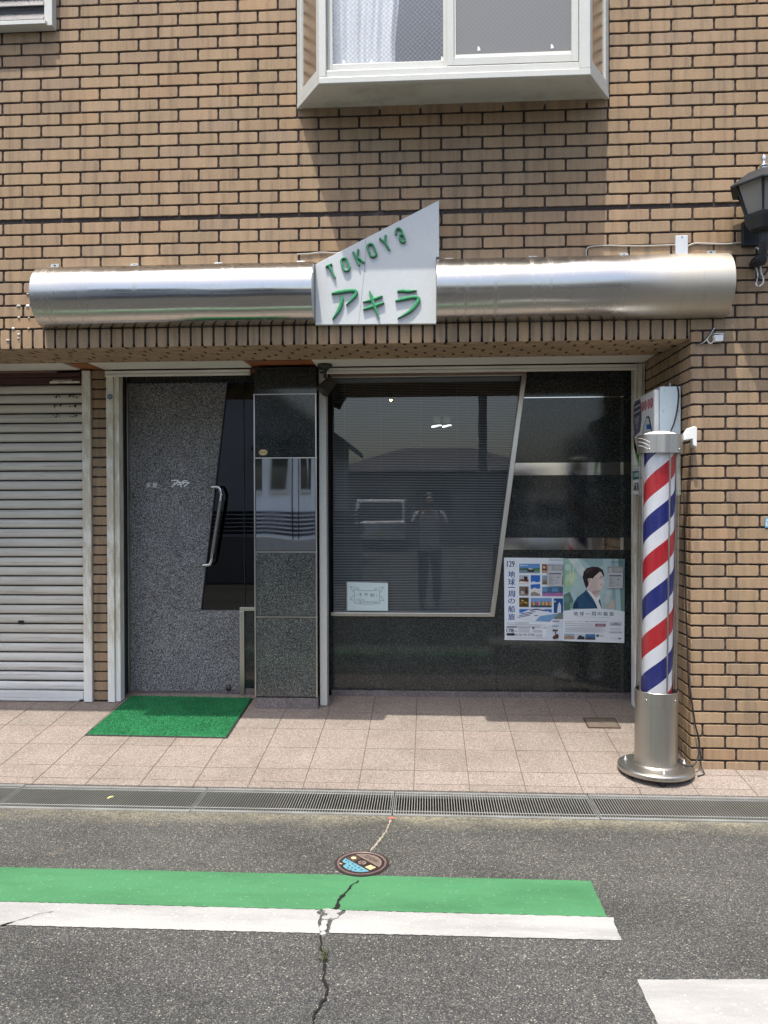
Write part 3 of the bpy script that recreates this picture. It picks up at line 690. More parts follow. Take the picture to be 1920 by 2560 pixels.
gw.prism([(0.4945, YG, 0.15), (CX, YG, 0.15), (CX, YG, zb_ - 0.002), (0.4945, YG, zb_ - 0.002)], (0, 0.03, 0))
gw.build('granite_wall', M['granite'], B)
def band(z0, z1, m, y=YG - 0.001):
    g = MB(); g.prism([(xs_at(z0) + 0.004, y, z0), (CX - 0.002, y, z0), (CX - 0.002, y, z1), (xs_at(z1) + 0.004, y, z1)], (0, 0.03, 0))
    return g.build('steel_band', m, B)
band(2.262, 2.268, M['chrome'], YG - 0.004); band(1.708, 1.797, M['chrome']); band(1.172, 1.258, M['chrome'])
def skirt(g):
    xs = [-0.71, -0.41, -0.105, 0.20, 0.505, 0.81, 1.115, 1.40, CX]
    for a, b in zip(xs, xs[1:]): g.box(a + 0.001, b - 0.001, YG - 0.008, YG + 0.03, 0.095, 0.147)
    g.box(-2.23, -1.2, 1.150, 1.19, 0.06, 0.1235)
    g.box(-1.345, -1.205, 1.122, 1.15, 0.095, 0.150)
part('skirting', M['skirting'], skirt)

# window: trapezoid frame, pane
YW = 1.118
def wframe(g):
    def bar(p, q, w_, y0=YW - 0.012, y1=YW + 0.03):
        p, q = Vector(p), Vector(q); d = (q - p).normalized(); nn = Vector((-d.y, d.x)) * w_
        g.prism([(p.x, y0, p.y), (q.x, y0, q.y), (q.x + nn.x, y0, q.y + nn.y), (p.x + nn.x, y0, p.y + nn.y)], (0, y1 - y0, 0))
    bar((0.706, 2.449), (-0.711, 2.449), 0.026)          # top rail, thickness hangs down
    bar((0.476, 0.690), (0.708, 2.4225), 0.036, YW - 0.0145)          # raking side
    bar((-0.711, 0.690), (0.470, 0.690), 0.026)          # bottom rail
part('window_frame', M['steel'], wframe, bevel=0.003)
WIN = MB(); WIN.quad((-0.712, YW + 0.022, 0.71), (0.45, YW + 0.022, 0.71), (0.672, YW + 0.022, 2.43), (-0.712, YW + 0.022, 2.43))
WIN.build('window_pane', M['glass'], B)
# dark shop room behind
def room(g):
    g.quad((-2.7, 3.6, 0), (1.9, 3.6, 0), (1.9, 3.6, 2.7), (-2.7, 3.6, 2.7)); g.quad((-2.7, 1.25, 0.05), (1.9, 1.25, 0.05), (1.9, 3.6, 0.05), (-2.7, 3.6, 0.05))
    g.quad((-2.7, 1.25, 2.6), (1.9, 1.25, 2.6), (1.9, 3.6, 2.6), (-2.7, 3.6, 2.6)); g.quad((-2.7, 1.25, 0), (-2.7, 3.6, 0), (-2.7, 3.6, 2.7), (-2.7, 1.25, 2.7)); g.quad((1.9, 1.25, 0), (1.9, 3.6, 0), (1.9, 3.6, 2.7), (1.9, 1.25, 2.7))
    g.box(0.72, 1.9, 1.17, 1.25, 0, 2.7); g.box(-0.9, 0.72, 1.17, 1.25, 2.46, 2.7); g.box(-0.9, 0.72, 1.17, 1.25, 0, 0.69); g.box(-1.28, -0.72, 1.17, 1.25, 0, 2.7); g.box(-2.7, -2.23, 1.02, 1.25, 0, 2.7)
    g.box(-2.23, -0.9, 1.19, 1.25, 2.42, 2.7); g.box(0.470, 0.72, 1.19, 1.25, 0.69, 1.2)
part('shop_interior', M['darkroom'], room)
# mirror pillar
PX0, PX1, PY = -1.212, -0.772, 0.86
P = empty('pillar', (-0.99, PY, 0.08)); P.parent = B; P.matrix_parent_inverse = Matrix.Translation(-WL[B.name])
part('core', M['granite'], lambda g: g.box(PX0 + 0.004, PX1 - 0.004, PY + 0.012, 1.16, 0.08, 2.459), P)
part('stone_panel', M['granite'], lambda g: g.box(PX0, PX1, PY, PY + 0.011, 2.277, 2.4585), P)
part('stone_panel', M['granite'], lambda g: g.box(PX0 + 0.008, PX1 - 0.010, PY, PY + 0.011, 1.836, 2.268), P)
part('stone_panel', M['greengranite'], lambda g: g.box(PX0 + 0.008, PX1 - 0.010, PY, PY + 0.011, 0.726, 1.168), P, origin=(PX0, PY, 0.7))
part('stone_panel', M['greengranite'], lambda g: g.box(PX0 + 0.008, PX1 - 0.010, PY, PY + 0.011, 0.162, 0.714), P, origin=(PX0, PY, 0.2))
mir = MB(); nx, nz = 26, 34
def mz(u, v): return 0.0006 * sin(5.2 * u + 1.0) * sin(2.2 * v + 0.4) + 0.0012 * math.exp(-((u - 0.0) / 0.06) ** 2) + 0.0012 * math.exp(-((v - 1.0) / 0.05) ** 2) - 0.0007 * math.exp(-((u - 0.74) / 0.09) ** 2) + 0.0014 * math.exp(-((u - 1.0) / 0.05) ** 2)
mir.loops([[(PX0 + 0.010 + (PX1 - PX0 - 0.024) * i / nx, PY + 0.004 - mz(i / nx, j / nz), 1.180 + (1.824 - 1.180) * j / nz) for i in range(nx + 1)] for j in range(nz + 1)], 0, None, True, False)
mir.build('mirror_panel', M['mirror'], P, fix=False)
def ptrim(g):
    for z in (0.718, 1.172, 1.828, 2.271): g.box(PX0 - 0.003, PX1 + 0.001, PY - 0.006, PY + 0.012, z - 0.0035, z + 0.0035)
    g.box(PX0 - 0.003, PX0 + 0.006, PY - 0.005, PY + 0.012, 0.158, 2.267); g.box(PX1 - 0.010, PX1 - 0.002, PY - 0.005, PY + 0.012, 0.158, 2.267)
part('trim', M['steel'], ptrim, P)
part('base', M['skirting'], lambda g: (g.box(PX0, (PX0 + PX1) / 2 - 0.0008, PY - 0.006, 1.1, 0.06, 0.150), g.box((PX0 + PX1) / 2 + 0.0008, PX1, PY - 0.006, 1.1, 0.06, 0.150)), P)

# ------------------------------------------------------------------ door
YD = 1.145
part('door_jamb', M['granite'], lambda g: (g.box(-2.245, -2.232, 0.99, 1.16, 0.16, 2.46), g.box(-2.232, -2.2235, 1.11, 1.16, 0.13, 2.43)))
part('jamb_base', M['skirting'], lambda g: g.box(-2.2465, -2.2315, 0.985, 1.16, 0.06, 0.158))
def dframe(g):
    g.box(-2.2225, -2.2150, YD - 0.030, YD + 0.02, 0.11, 2.424); g.box(-2.2225, -1.215, YD - 0.038, YD + 0.02, 2.4255, 2.4485)
    g.box(-1.3845, -1.350, YD - 0.030, YD + 0.02, 0.108, 0.722); g.box(-1.3845, -1.215, YD - 0.030, YD + 0.02, 0.7225, 0.748)
part('door_frame', M['steel'], dframe, bevel=0.002)
part('side_panel', M['granite'], lambda g: g.box(-1.349, -1.21, YD - 0.012, YD + 0.02, 0.15, 0.722))
DO = empty('door', (-1.8, YD, 0.11)); DO.parent = B; DO.matrix_parent_inverse = Matrix.Translation(-WL[B.name])
dp = MB(); dp.prism([(-2.2135, YD, 0.122), (-1.3870, YD, 0.122), (-1.3870, YD, 0.7235), (-1.683, YD, 0.7235), (-1.474, YD, 2.418), (-2.2135, YD, 2.418)], (0, 0.035, 0))
dp.build('leaf', M['terrazzo'], DO)
gl = MB(); gl.quad((-1.685, YD + 0.012, 0.7255), (-1.354, YD + 0.012, 0.7255), (-1.354, YD + 0.012, 2.4195), (-1.466, YD + 0.012, 2.4195)); gl.build('glass', M['blackglass'], DO)
part('glass_edge', M['black'], lambda g: (g.prism([(-1.683, YD - 0.001, 0.7235), (-1.677, YD - 0.001, 0.7235), (-1.468, YD - 0.001, 2.418), (-1.474, YD - 0.001, 2.418)], (0, 0.02, 0)), g.box(-1.3565, -1.3525, YD + 0.002, YD + 0.02, 0.726, 2.42)), DO)
gl = MB(); gl.quad((-1.352, YD + 0.012, 0.7485), (-1.208, YD + 0.012, 0.7485), (-1.208, YD + 0.012, 2.4245), (-1.352, YD + 0.012, 2.4245)); gl.build('side_glass', M['blackglass'], B)
hy = YD - 0.065
hp = [on_y(x, y, hy) for x, y in [(552, 1228), (552, 1252), (531, 1384), (531, 1400)]]
m1, m2 = on_y(527, 1217, YD), on_y(505, 1411, YD)
hpts = [Vector((m1.x, YD + 0.001, m1.z)), Vector((m1.x + 0.004, hy + 0.028, m1.z)), Vector((m1.x + 0.030, hy + 0.004, m1.z - 0.002)), Vector((hp[0].x - 0.014, hy, m1.z - 0.006)), Vector((hp[0].x + 0.002, hy, hp[0].z - 0.018)), Vector((hp[1].x, hy, hp[1].z)),
        Vector((hp[2].x, hy, hp[2].z)), Vector((hp[3].x - 0.004, hy, hp[3].z + 0.004)), Vector((hp[3].x - 0.022, hy, m2.z + 0.004)), Vector((m2.x + 0.030, hy + 0.004, m2.z)), Vector((m2.x + 0.006, hy + 0.028, m2.z)), Vector((m2.x + 0.002, YD + 0.001, m2.z))]
hb = MB(); hb.tube(spline(hpts, 6), 0.0125, seg=14); hb.build('handle', M['chrome'], DO)
hg = MB(); hg.tube([hp[1], hp[2]], 0.0140, seg=14); hg.build('handle_grip', paint('satin_grey_grip', (0.22, 0.22, 0.20), 0.35, metal=0.6), DO)
kn = MB()
kc = on_y(571, 1720, YD)
prof = [(0.0215, 0), (0.0215, 0.008), (0.016, 0.012), (0.012, 0.014), (0.006, 0.015)]
kn.loops([[(kc.x + r * cos(2 * pi * i / 24), YD - h, kc.z + r * sin(2 * pi * i / 24)) for i in range(24)] for r, h in prof], 0, None, True, True, False, True); kn.build('floor_bolt_knob', M['bronze'], DO)
dl = MB()
lp = lambda u, v: (u, YD - 0.0012, v)
a_ = on_y(366, 1219, YD); b_ = on_y(392, 1206, YD)
put_text(dl, '床', lp, a_.x, a_.z, 0.032, 0.036, bold=0.022); put_text(dl, '屋', lp, on_y(382, 1219, YD).x, a_.z, 0.032, 0.036, bold=0.022); dl.build('lettering', paint('white_vinyl', (0.93, 0.94, 0.94), 0.4), DO); dl = MB()
def brush(mb, pts, wd, fn, m=0, col=None, n=7):
    """a tapered brush stroke: pts 2D, wd widths"""
    P_ = spline([(p[0], p[1], 0) for p in pts], n); k = len(P_); L, R_ = [], []
    for i, p in enumerate(P_):
        t = i / (k - 1) * (len(wd) - 1); j = min(int(t), len(wd) - 2); w_ = wd[j] + (wd[j + 1] - wd[j]) * (t - j)
        d = (P_[min(i + 1, k - 1)] - P_[max(i - 1, 0)]).normalized(); nn = Vector((-d.y, d.x, 0)) * w_ / 2
        L.append(p + nn); R_.append(p - nn)
    for i in range(k - 1): mb.quad(fn(L[i].x, L[i].y), fn(L[i + 1].x, L[i + 1].y), fn(R_[i + 1].x, R_[i + 1].y), fn(R_[i].x, R_[i].y), m, col)
AKIRA = [[(540, 232), (640, 226), (607, 272), (590, 285)], [(590, 250), (583, 282), (545, 318)], [(630, 262), (715, 246)], [(625, 290), (718, 270)], [(650, 236), (668, 275), (686, 322)], [(700, 236), (765, 230)], [(698, 262), (785, 252), (760, 282), (712, 316)]]
for st in AKIRA:
    pp = [on_y(330 + u / 5.53, 1160 + v / 5.53, YD) for u, v in st]
    brush(dl, [(p.x, p.z) for p in pp], [0.0060, 0.0070, 0.0050], lp, n=4)
dl.build('lettering', bpy.data.materials['white_vinyl'], DO)

# ------------------------------------------------------------------ bay window and louvre window upstairs
BW = empty('bay_window', (0.14, -0.14, 3.81)); BW.parent = B; BW.matrix_parent_inverse = Matrix.Translation(-WL[B.name])
YB = -0.33; bx0, bx1 = -0.581, 0.861; zb0, zb1 = 3.776, 5.05
wxa, wxb = -0.756, 1.034
def trap(g, z0, z1, o=0.0, m=0):
    k = 0.034 if z0 < zb1 else 0.0
    g.prism([(wxa - o, 0.02, z0 + k), (bx0 - o * 0.7, YB - o, z0), (bx1 + o * 0.7, YB - o, z0), (wxb + o, 0.02, z0 + k)], (0, 0, z1 - z0), m)
part('underside_sheet', M['under'], lambda g: trap(g, zb0 + 0.002, zb0 + 0.02, -0.004), BW)
def bframe(g):
    # bottom flange, sill steps
    g.box(bx0, bx1, YB, YB + 0.03, zb0 - 0.004, zb0 + 0.030)
    g.box(bx0 + 0.030, bx1 - 0.030, YB + 0.012, YB + 0.06, zb0 + 0.0305, zb0 + 0.072)
    g.box(bx0 + 0.001, bx0 + 0.036, YB + 0.002, YB + 0.05, zb0 + 0.031, zb1); g.box(bx1 - 0.055, bx1 - 0.001, YB + 0.002, YB + 0.05, zb0 + 0.031, zb1)
    for (P0, P1) in (((wxa, 0.0), (bx0, YB)), ((wxb, 0.0), (bx1, YB))):
        P0, P1 = Vector(P0), Vector(P1); d = (P1 - P0); Ln = d.length; d.normalize(); nn = Vector((-d.y, d.x)); nn = nn if (nn.x < 0) == (P0.x < 0.1) else -nn
        def bb(u0, u1, z0, z1, t0=-0.025, t1=0.0):
            def zz(u, z): return z + (0.034 * (1 - u / Ln) if z < zb1 - 0.1 else 0)
            q = [P0 + d * u0 + nn * t0, P0 + d * u1 + nn * t0, P0 + d * u1 + nn * t1, P0 + d * u0 + nn * t1]
            uu = (u0, u1, u1, u0); a_ = g.add([(p.x, p.y, zz(u, z0)) for p, u in zip(q, uu)]); b_ = g.add([(p.x, p.y, zz(u, z1)) for p, u in zip(q, uu)])
            g.face([a_ + i for i in range(4)]); g.face([b_ + i for i in (3, 2, 1, 0)])
            for i in range(4): j = (i + 1) % 4; g.face((a_ + j, a_ + i, b_ + i, b_ + j))
        bb(0.0, Ln, zb0 - 0.004, zb0 + 0.028, -0.025, 0.002); bb(0.0, 0.066, zb0 + 0.0285, zb1); bb(Ln - 0.048, Ln - 0.001, zb0 + 0.0285, zb1); bb(0.067, Ln - 0.049, zb0 + 0.0285, zb0 + 0.085)
part('frame', M['white'], bframe, BW, 0.003)
zs0 = zb0 + 0.076
def sash(g, x0, x1, y, st=0.030, bt=0.048):
    g.box(x0, x0 + st, y, y + 0.028, zs0, zb1); g.box(x1 - st, x1, y, y + 0.028, zs0, zb1); g.box(x0 + st, x1 - st, y, y + 0.028, zs0, zs0 + bt)
xm = 0.108
part('sash', M['white'], lambda g: sash(g, bx0 + 0.038, xm + 0.010, YB + 0.046), BW, 0.002)
part('sash', M['white'], lambda g: sash(g, xm, bx1 - 0.057, YB + 0.014, 0.036, 0.042), BW, 0.002)
part('screen_frame', M['lintel'], lambda g: (g.box(xm + 0.037, bx1 - 0.094, YB + 0.030, YB + 0.040, zs0 + 0.0425, zs0 + 0.066), g.box(xm + 0.037, xm + 0.047, YB + 0.030, YB + 0.040, zs0 + 0.0665, zb1)), BW)
def pane(x0, x1, y, z0, m, name='pane'):
    g = MB(); g.quad((x0, y, z0), (x1, y, z0), (x1, y, zb1), (x0, y, zb1)); return g.build(name, m, BW)
pane(bx0 + 0.066, xm - 0.018, YB + 0.060, zs0 + 0.046, M['wired']); pane(xm + 0.045, bx1 - 0.092, YB + 0.035, zs0 + 0.060, M['screen'])
for (P0, P1) in (((wxa, 0.0), (bx0, YB)), ((wxb, 0.0), (bx1, YB))):
    P0, P1 = Vector(P0), Vector(P1); d = P1 - P0; a, b = P0 + d * 0.18, P0 + d * 0.87; o_ = 0.010 if P0.x < 0 else -0.010
    g = MB(); g.quad((a.x + o_, a.y, zb0 + 0.08), (b.x + o_, b.y, zb0 + 0.08), (b.x + o_, b.y, zb1), (a.x + o_, a.y, zb1)); g.build('side_pane', M['wired'], BW)
part('head', M['white'], lambda g: trap(g, zb1 + 0.001, zb1 + 0.10, 0.01), BW)
part('upstairs_room', M['darkroom'], lambda g: (g.box(wxa + 0.02, wxb - 0.02, 0.9, 0.95, 3.7, 5.3), g.box(wxa + 0.0, wxa + 0.02, 0.05, 0.95, 3.7, 5.3), g.box(wxb - 0.02, wxb, 0.05, 0.95, 3.7, 5.3), g.box(wxa, wxb, 0.31, 0.95, 3.68, 3.7)))
def bits(g):
    for x_, z_, y_ in ((-0.46, zs0 + 0.052, YB + 0.0585), (-0.31, zs0 + 0.050, YB + 0.0585), (0.075, zs0 + 0.052, YB + 0.0585), (0.27, zs0 + 0.085, YB + 0.0335), (0.66, zs0 + 0.083, YB + 0.0335)):
        g = MB(); g.prism([(x_, y_, z_), (x_ + 0.018, y_, z_ + 0.002), (x_ + 0.012, y_, z_ + 0.02), (x_ + 0.003, y_, z_ + 0.026)], (0, 0.001, 0)); g.build('torn_tape', M['plastic'], BW)
bits(None)
cu = MB(); nu = 60
def cedge(z): return -0.165 + 0.012 * sin(z * 9)
rows = []
for j in range(14):
    z = zs0 + 0.03 + j * (zb1 - zs0) / 13
    rows.append([(-0.545 + (cedge(z) + 0.545) * i / nu, YB + 0.135 + 0.018 * sin(i / nu * 26 + 0.9 * sin(z * 3)) + 0.010 * sin(i / nu * 61 + z), z) for i in range(nu + 1)])
cu.loops(rows, 0, None, True, False)
cu.build('curtain', M['curtain'], label='white net curtain hanging behind the left pane of the bay window', cat='curtain', fix=False)

LW = empty('louvre_window', (-2.9, -0.04, 4.38)); LW.parent = B; LW.matrix_parent_inverse = Matrix.Translation(-WL[B.name])
lx = X_at(131, -0.05, 30); lz = Z_at(62, -0.05, 60)
def lframe(g):
    g.box(lx - 0.030, lx, -0.055, 0.0, lz - 0.012, 5.0); g.box(lx - 0.052, lx - 0.031, -0.045, 0.0, lz + 0.012, 5.0)
    g.box(-3.2, lx - 0.031, -0.075, 0.0, lz - 0.012, lz + 0.011); g.box(-3.2, lx - 0.053, -0.05, 0.0, lz + 0.012, lz + 0.028)
part('frame', M['white'], lframe, LW, 0.002)
for k in range(7):
    g = MB(); z = lz + 0.030 + k * 0.082
    g.prism([(-3.2, -0.052, z), (-3.2, -0.048, z - 0.003), (-3.2, -0.012, z + 0.088), (-3.2, -0.016, z + 0.090)], (lx - 0.054 + 3.2, 0, 0)); g.build('glass_slat', M['wired'], LW)
part('backing', M['darkroom'], lambda g: g.box(-3.2, lx - 0.03, -0.008, -0.002, lz, 5.0), LW)

# ================================================================== THINGS ON THE WALL
# rolled steel half-pipe canopies either side of the sign
def canopy(x0, x1, label, tabs):
    r, zc = 0.180, 2.731; seg = 40
    root = empty('steel_canopy', ((x0 + x1) / 2, -0.01, zc), label, 'canopy', 'rolled steel canopy over the shopfront')
    g = MB(); nx_ = 60
    arc = [(-r * cos(a), r * sin(a)) for a in [-pi / 2 + pi * i / seg for i in range(seg + 1)]]
    def wob(x, a): return 0.0007 * sin(x * 5.1 + 1.3 * a) * sin(x * 1.7 + 2.6 * a + 1) + 0.0004 * sin(x * 13 + a * 3.1)
    g.loops([[(x0 + (x1 - x0) * i / nx_, y * (1 + wob(x0 + (x1 - x0) * i / nx_, z / r) / r), zc + z * (1 + wob(x0 + (x1 - x0) * i / nx_, z / r) / r)) for y, z in arc] for i in range(nx_ + 1)], 0, None, True, False)
    for x_, sgn in ((x0, -1), (x1, 1)):
        n = g.add([(x_, y, zc + z) for y, z in arc]); g.face([n + i for i in range(seg + 1)])
    g.quad((x0, 0.0, zc - r), (x1, 0.0, zc - r), (x1, 0.0, zc + r), (x0, 0.0, zc + r))
    g.build('shell', M['pipe'], root)
    for px, py in tabs:
        p = on_y(px, py, -0.004); t = MB(); t.box(p.x - 0.024, p.x + 0.024, -0.004, -0.0015, zc + r - 0.005, p.z + 0.012); t.box(p.x - 0.020, p.x + 0.020, -0.03, -0.0045, zc + r - 0.004, zc + r + 0.001)
        o = t.build('fixing_tab', M['galv'], root, 0.001)
        t = MB(); t.lathe([(0.006, 0), (0.006, 0.002)], 0, 0, 0, None, 10, False, True, True); t.v = [(p.x + v[0], -0.0035 - v[2], p.z + v[1] + 0.002) for v in t.v]; t.build('screw', M['darkiron'], o)
canopy(-2.278, -0.651, 'rolled steel half pipe canopy left of the green lettered sign', [(137, 665), (336, 664), (546, 661), (752, 657)])
canopy(0.051, 1.676, 'rolled steel half pipe canopy right of the sign, dulled at its far end', [(1122, 650), (1332, 645), (1560, 638), (1778, 632)])

# the shop sign
YS = -0.034
SG = empty('shop_sign', (-0.3, YS, 2.54), 'slant topped aluminium sign board with green raised lettering', 'sign')
sp = [on_y(x, y, YS) for x, y in [(782, 812), (1090.5, 809), (1097.6, 500.5), (781, 661)]]
sp[0].x = -0.6495; sp[3].x = -0.6495; sp[1].x = 0.0495
pl = [sp[0], sp[1], Vector((0.0495, YS, 2.92)), Vector((sp[2].x, YS, 2.922)), sp[2], sp[3]]
g = MB(); g.prism([(p.x, YS, p.z) for p in pl], (0, 0.030, 0)); g.build('board', M['signmetal'], SG, 0.002)
sc = lambda u, v: on_y(780 + u / 4.88, 480 + v / 4.88, YS)
g = MB()
brush(g, [(sc(u, v).x, sc(u, v).z) for u, v in [(656, 582), (654, 800), (610, 1240), (568, 1606)]], [0.0012, 0.0012], lambda x, z: (x, YS - 0.0006, z)); g.build('seam', M['darkiron'], SG)
def relief(name, strokes, m, standoff=0.001, thick=0.017, label=None, back='greenshop'):
    """each stroke: list of crop points + widths (in crop px); raised and slightly domed"""
    g = MB()
    for pts, wd, closed in strokes:
        P_ = [sc(u, v) for u, v in pts]; P_ = [Vector((p.x, p.z, 0)) for p in P_]
        if closed: P_ = P_ + [P_[0]]
        Q = spline(P_, 6) if len(P_) > 2 and not closed else P_
        k = len(Q); rings = []
        for i, p in enumerate(Q):
            t = i / (k - 1) * (len(wd) - 1); j = min(int(t), len(wd) - 2); w_ = (wd[j] + (wd[j + 1] - wd[j]) * (t - j)) / 4.88 / 437 / 2 * 1.12
            if closed: d = (Q[(i + 1) % (k - 1)] - Q[(i - 1) % (k - 1)])
            else: d = Q[min(i + 1, k - 1)] - Q[max(i - 1, 0)]
            d = d.normalized(); nn = Vector((-d.y, d.x, 0))
            y0, y1 = YS - standoff, YS - standoff - thick
            prof = [(-1.0, y0), (-1.0, y1 + 0.004), (-0.7, y1 + 0.0012), (0, y1), (0.7, y1 + 0.0012), (1.0, y1 + 0.004), (1.0, y0)]
            rings.append([(p.x + nn.x * w_ * a, yy, p.y + nn.y * w_ * a) for a, yy in prof])
        f0 = len(g.f); g.loops(rings, 0, None, False, True, not closed, not closed)
        for q in range(f0, len(g.f)):
            if (q - f0) % 7 in (0, 5, 6) and q < f0 + 7 * (k - 1): g.m[q] = 1
        mid = Q[k // 2]
    return g.build(name, [m, M[back]], SG)
def oval(c, ax, w_, n=20):
    c = Vector(c); ax = Vector(ax); L = ax.length; ax.normalize(); nn = Vector((-ax.y, ax.x)); r = w_ / 2; out = []
    for k in range(n):
        a = 2 * pi * k / n; s_ = (L / 2 - r) * (1 if cos(a) > 0 else -1); q = c + ax * (s_ + r * cos(a)) + nn * r * sin(a); out.append(tuple(q))
    return out
W1 = [22, 22]
relief('letter', [([(168, 918), (246, 882)], W1, False), ([(210, 905), (282, 1050)], W1, False)], M['green'])
relief('letter', [(oval((408, 890), (52, 150), 74), W1, True)], M['green'])
relief('letter', [([(503, 738), (578, 900)], W1, False), ([(566, 706), (547, 815)], W1, False), ([(548, 800), (642, 868)], W1, False)], M['green'])
relief('letter', [(oval((731, 718), (60, 152), 78), W1, True)], M['green'])
relief('letter', [([(828, 572), (890, 628)], W1, False), ([(899, 532), (889, 628)], W1, False), ([(886, 618), (948, 714)], W1, False)], M['green'])
relief('letter', [([(1027, 526), (1022, 490), (1036, 460), (1064, 452), (1090, 474), (1112, 530), (1132, 580), (1130, 610), (1104, 620), (1082, 600), (1068, 556), (1082, 530), (1106, 524)], W1, False)], M['green'])
relief('letter', [([(240, 1246), (330, 1226), (470, 1206), (530, 1212), (540, 1246), (490, 1310), (418, 1386)], [14, 40, 36, 34, 38, 34, 6], False), ([(362, 1268), (366, 1330), (330, 1440), (252, 1558)], [14, 40, 38, 8], False)], M['green'])
relief('letter', [([(622, 1346), (700, 1330), (800, 1296), (862, 1272)], [8, 28, 30, 16], False), ([(624, 1440), (700, 1412), (800, 1380), (882, 1354)], [14, 34, 34, 14], False), ([(704, 1214), (728, 1290), (760, 1390), (824, 1548)], [10, 42, 36, 6], False)], M['green'])
relief('letter', [([(1040, 1218), (1100, 1210), (1180, 1216), (1278, 1206)], [18, 32, 32, 10], False), ([(1016, 1336), (1100, 1312), (1240, 1286), (1296, 1300), (1290, 1344), (1200, 1454), (1044, 1548)], [12, 36, 34, 36, 42, 36, 6], False)], M['green'])

# cables and covers on the wall
def cable(label, pts, r=0.0042, m='cable', Y=-0.006, name='cable', n=5):
    g = MB(); g.tube(spline([on_y(x, y, Y) if len(q) == 2 else on_y(x, y, q[2]) for q in pts for x, y in [q[:2]]], n), r, seg=8)
    return g.build(name, M[m], label=label, cat='cable')
cable('thin grey cable running along the brick wall into the cover plate', [(1466, 645), (1466, 626), (1476, 617), (1520, 614), (1600, 615), (1690, 612)])
cable('grey cable running from the cover plate to the wall lantern', [(1718, 616), (1736, 609), (1760, 609), (1820, 610), (1850, 607), (1884, 609)], 0.0055)
cable('short pale wire along a brick joint behind the sign top', [(742, 636), (775, 634), (800, 631), (845, 632), (858, 626)], 0.004)
cp_a, cp_b = on_y(1689, 589, -0.02), on_y(1720, 640, -0.02)
CP = empty('cover_plate', ((cp_a.x + cp_b.x) / 2, -0.01, cp_a.z), 'pale grey metal cover strip on the wall above the right canopy', 'cover plate')
g = MB(); g.box(cp_a.x, cp_b.x, -0.024, -0.001, 2.905, cp_a.z); g.build('plate', M['greycover'], CP, 0.004)
g = MB(); g.lathe([(0.004, 0), (0.004, 0.002)], 0, 0, 0, None, 10, False, True, True); xx, zz = (cp_a.x + cp_b.x) / 2, cp_a.z - 0.010; g.v = [(xx + v[0], -0.0235 - v[2], zz + v[1]) for v in g.v]; g.build('screw', M['darkiron'], CP)

# wires and a little white junction box on the pier
JX = empty('junction_box', on_y(1798, 845, -0.03), 'small white junction box with loose wires on the pier', 'junction box')
a, b = on_y(1784, 837, -0.03), on_y(1808, 853, -0.03)
g = MB(); g.prism([(a.x, -0.04, a.z - 0.004), (b.x, -0.04, a.z), (b.x - 0.003, -0.04, b.z), (a.x + 0.006, -0.04, b.z - 0.002)], (0, 0.034, 0)); g.build('case', M['plastic'], JX, 0.003)
g = MB(); g.box(a.x + 0.001, b.x, -0.042, -0.006, a.z + 0.0015, a.z + 0.007); g.build('lid', M['greycover'], JX, 0.001)
for k, pts in enumerate([[(1740, 860, 0.0), (1755, 856), (1770, 842), (1781, 822)], [(1744, 861, 0.0), (1760, 855), (1774, 838), (1786, 820)], [(1748, 860, 0.0), (1764, 848), (1778, 830), (1784, 818)], [(1768, 848), (1772, 857), (1780, 857), (1786, 846)], [(1790, 838), (1786, 828), (1782, 820)]]):
    g = MB(); g.tube(spline([on_y(q[0], q[1], q[2] if len(q) > 2 else -0.02) for q in pts], 5), 0.0032, seg=6); g.build('wire', M['plastic' if k in (1, 3) else 'blackcable'], JX)

# wall lantern at the right edge
LC = Vector((1.815, -0.195, 3.03)); LN = empty('wall_lantern', (LC.x, 0, 3.05), 'black six sided wall lantern with frosted panes and a twisted arm', 'lantern')
def hexring(r, z, a0=0.12): return [(LC.x + r * cos(2 * pi * k / 6 + a0), LC.y + r * sin(2 * pi * k / 6 + a0), z) for k in range(6)]
A0 = pi / 6 * 0 + 0.10
def lant_roof(g):
    g.loops([hexring(0.185, 3.200, A0), hexring(0.186, 3.208, A0), hexring(0.085, 3.284, A0), hexring(0.03, 3.290, A0)], 0, None, False, True, False, True)
    g.loops([hexring(0.185, 3.200, A0), hexring(0.14, 3.210, A0)], 0, None, False)
part('roof', M['darkiron'], lant_roof, LN)
g = MB(); g.lathe([(0.02, 3.290), (0.026, 3.298), (0.016, 3.306), (0.022, 3.318), (0.026, 3.324), (0.010, 3.332), (0.009, 3.352), (0.016, 3.366), (0.010, 3.374), (0.002, 3.386)], LC.x, LC.y, seg=16); g.build('finial', M['chrome'], LN)
for k in range(6):
    a, b = 2 * pi * k / 6 + A0, 2 * pi * (k + 1) / 6 + A0
    def pt(t, r, z, ins=0.0): q = Vector((cos(a), sin(a))) * (1 - t) + Vector((cos(b), sin(b))) * t; return (LC.x + q.x * r, LC.y + q.y * r, z)
    g = MB(); g.quad(pt(0.06, 0.092, 3.054), pt(0.94, 0.092, 3.054), pt(0.94, 0.149, 3.212), pt(0.06, 0.149, 3.212)); g.build('pane', M['milk'], LN)
    g = MB(); g.tube([pt(0, 0.094, 3.052), pt(0, 0.152, 3.212)], 0.0055, seg=6); g.build('glazing_bar', M['darkiron'], LN)
def lant_base(g):
    g.loops([hexring(0.108, 3.054, A0), hexring(0.112, 3.048, A0), hexring(0.108, 3.032, A0), hexring(0.085, 2.997, A0), hexring(0.075, 2.977, A0), hexring(0.02, 2.967, A0)], 0, None, False, True, True, True)
part('base', M['darkiron'], lant_base, LN)
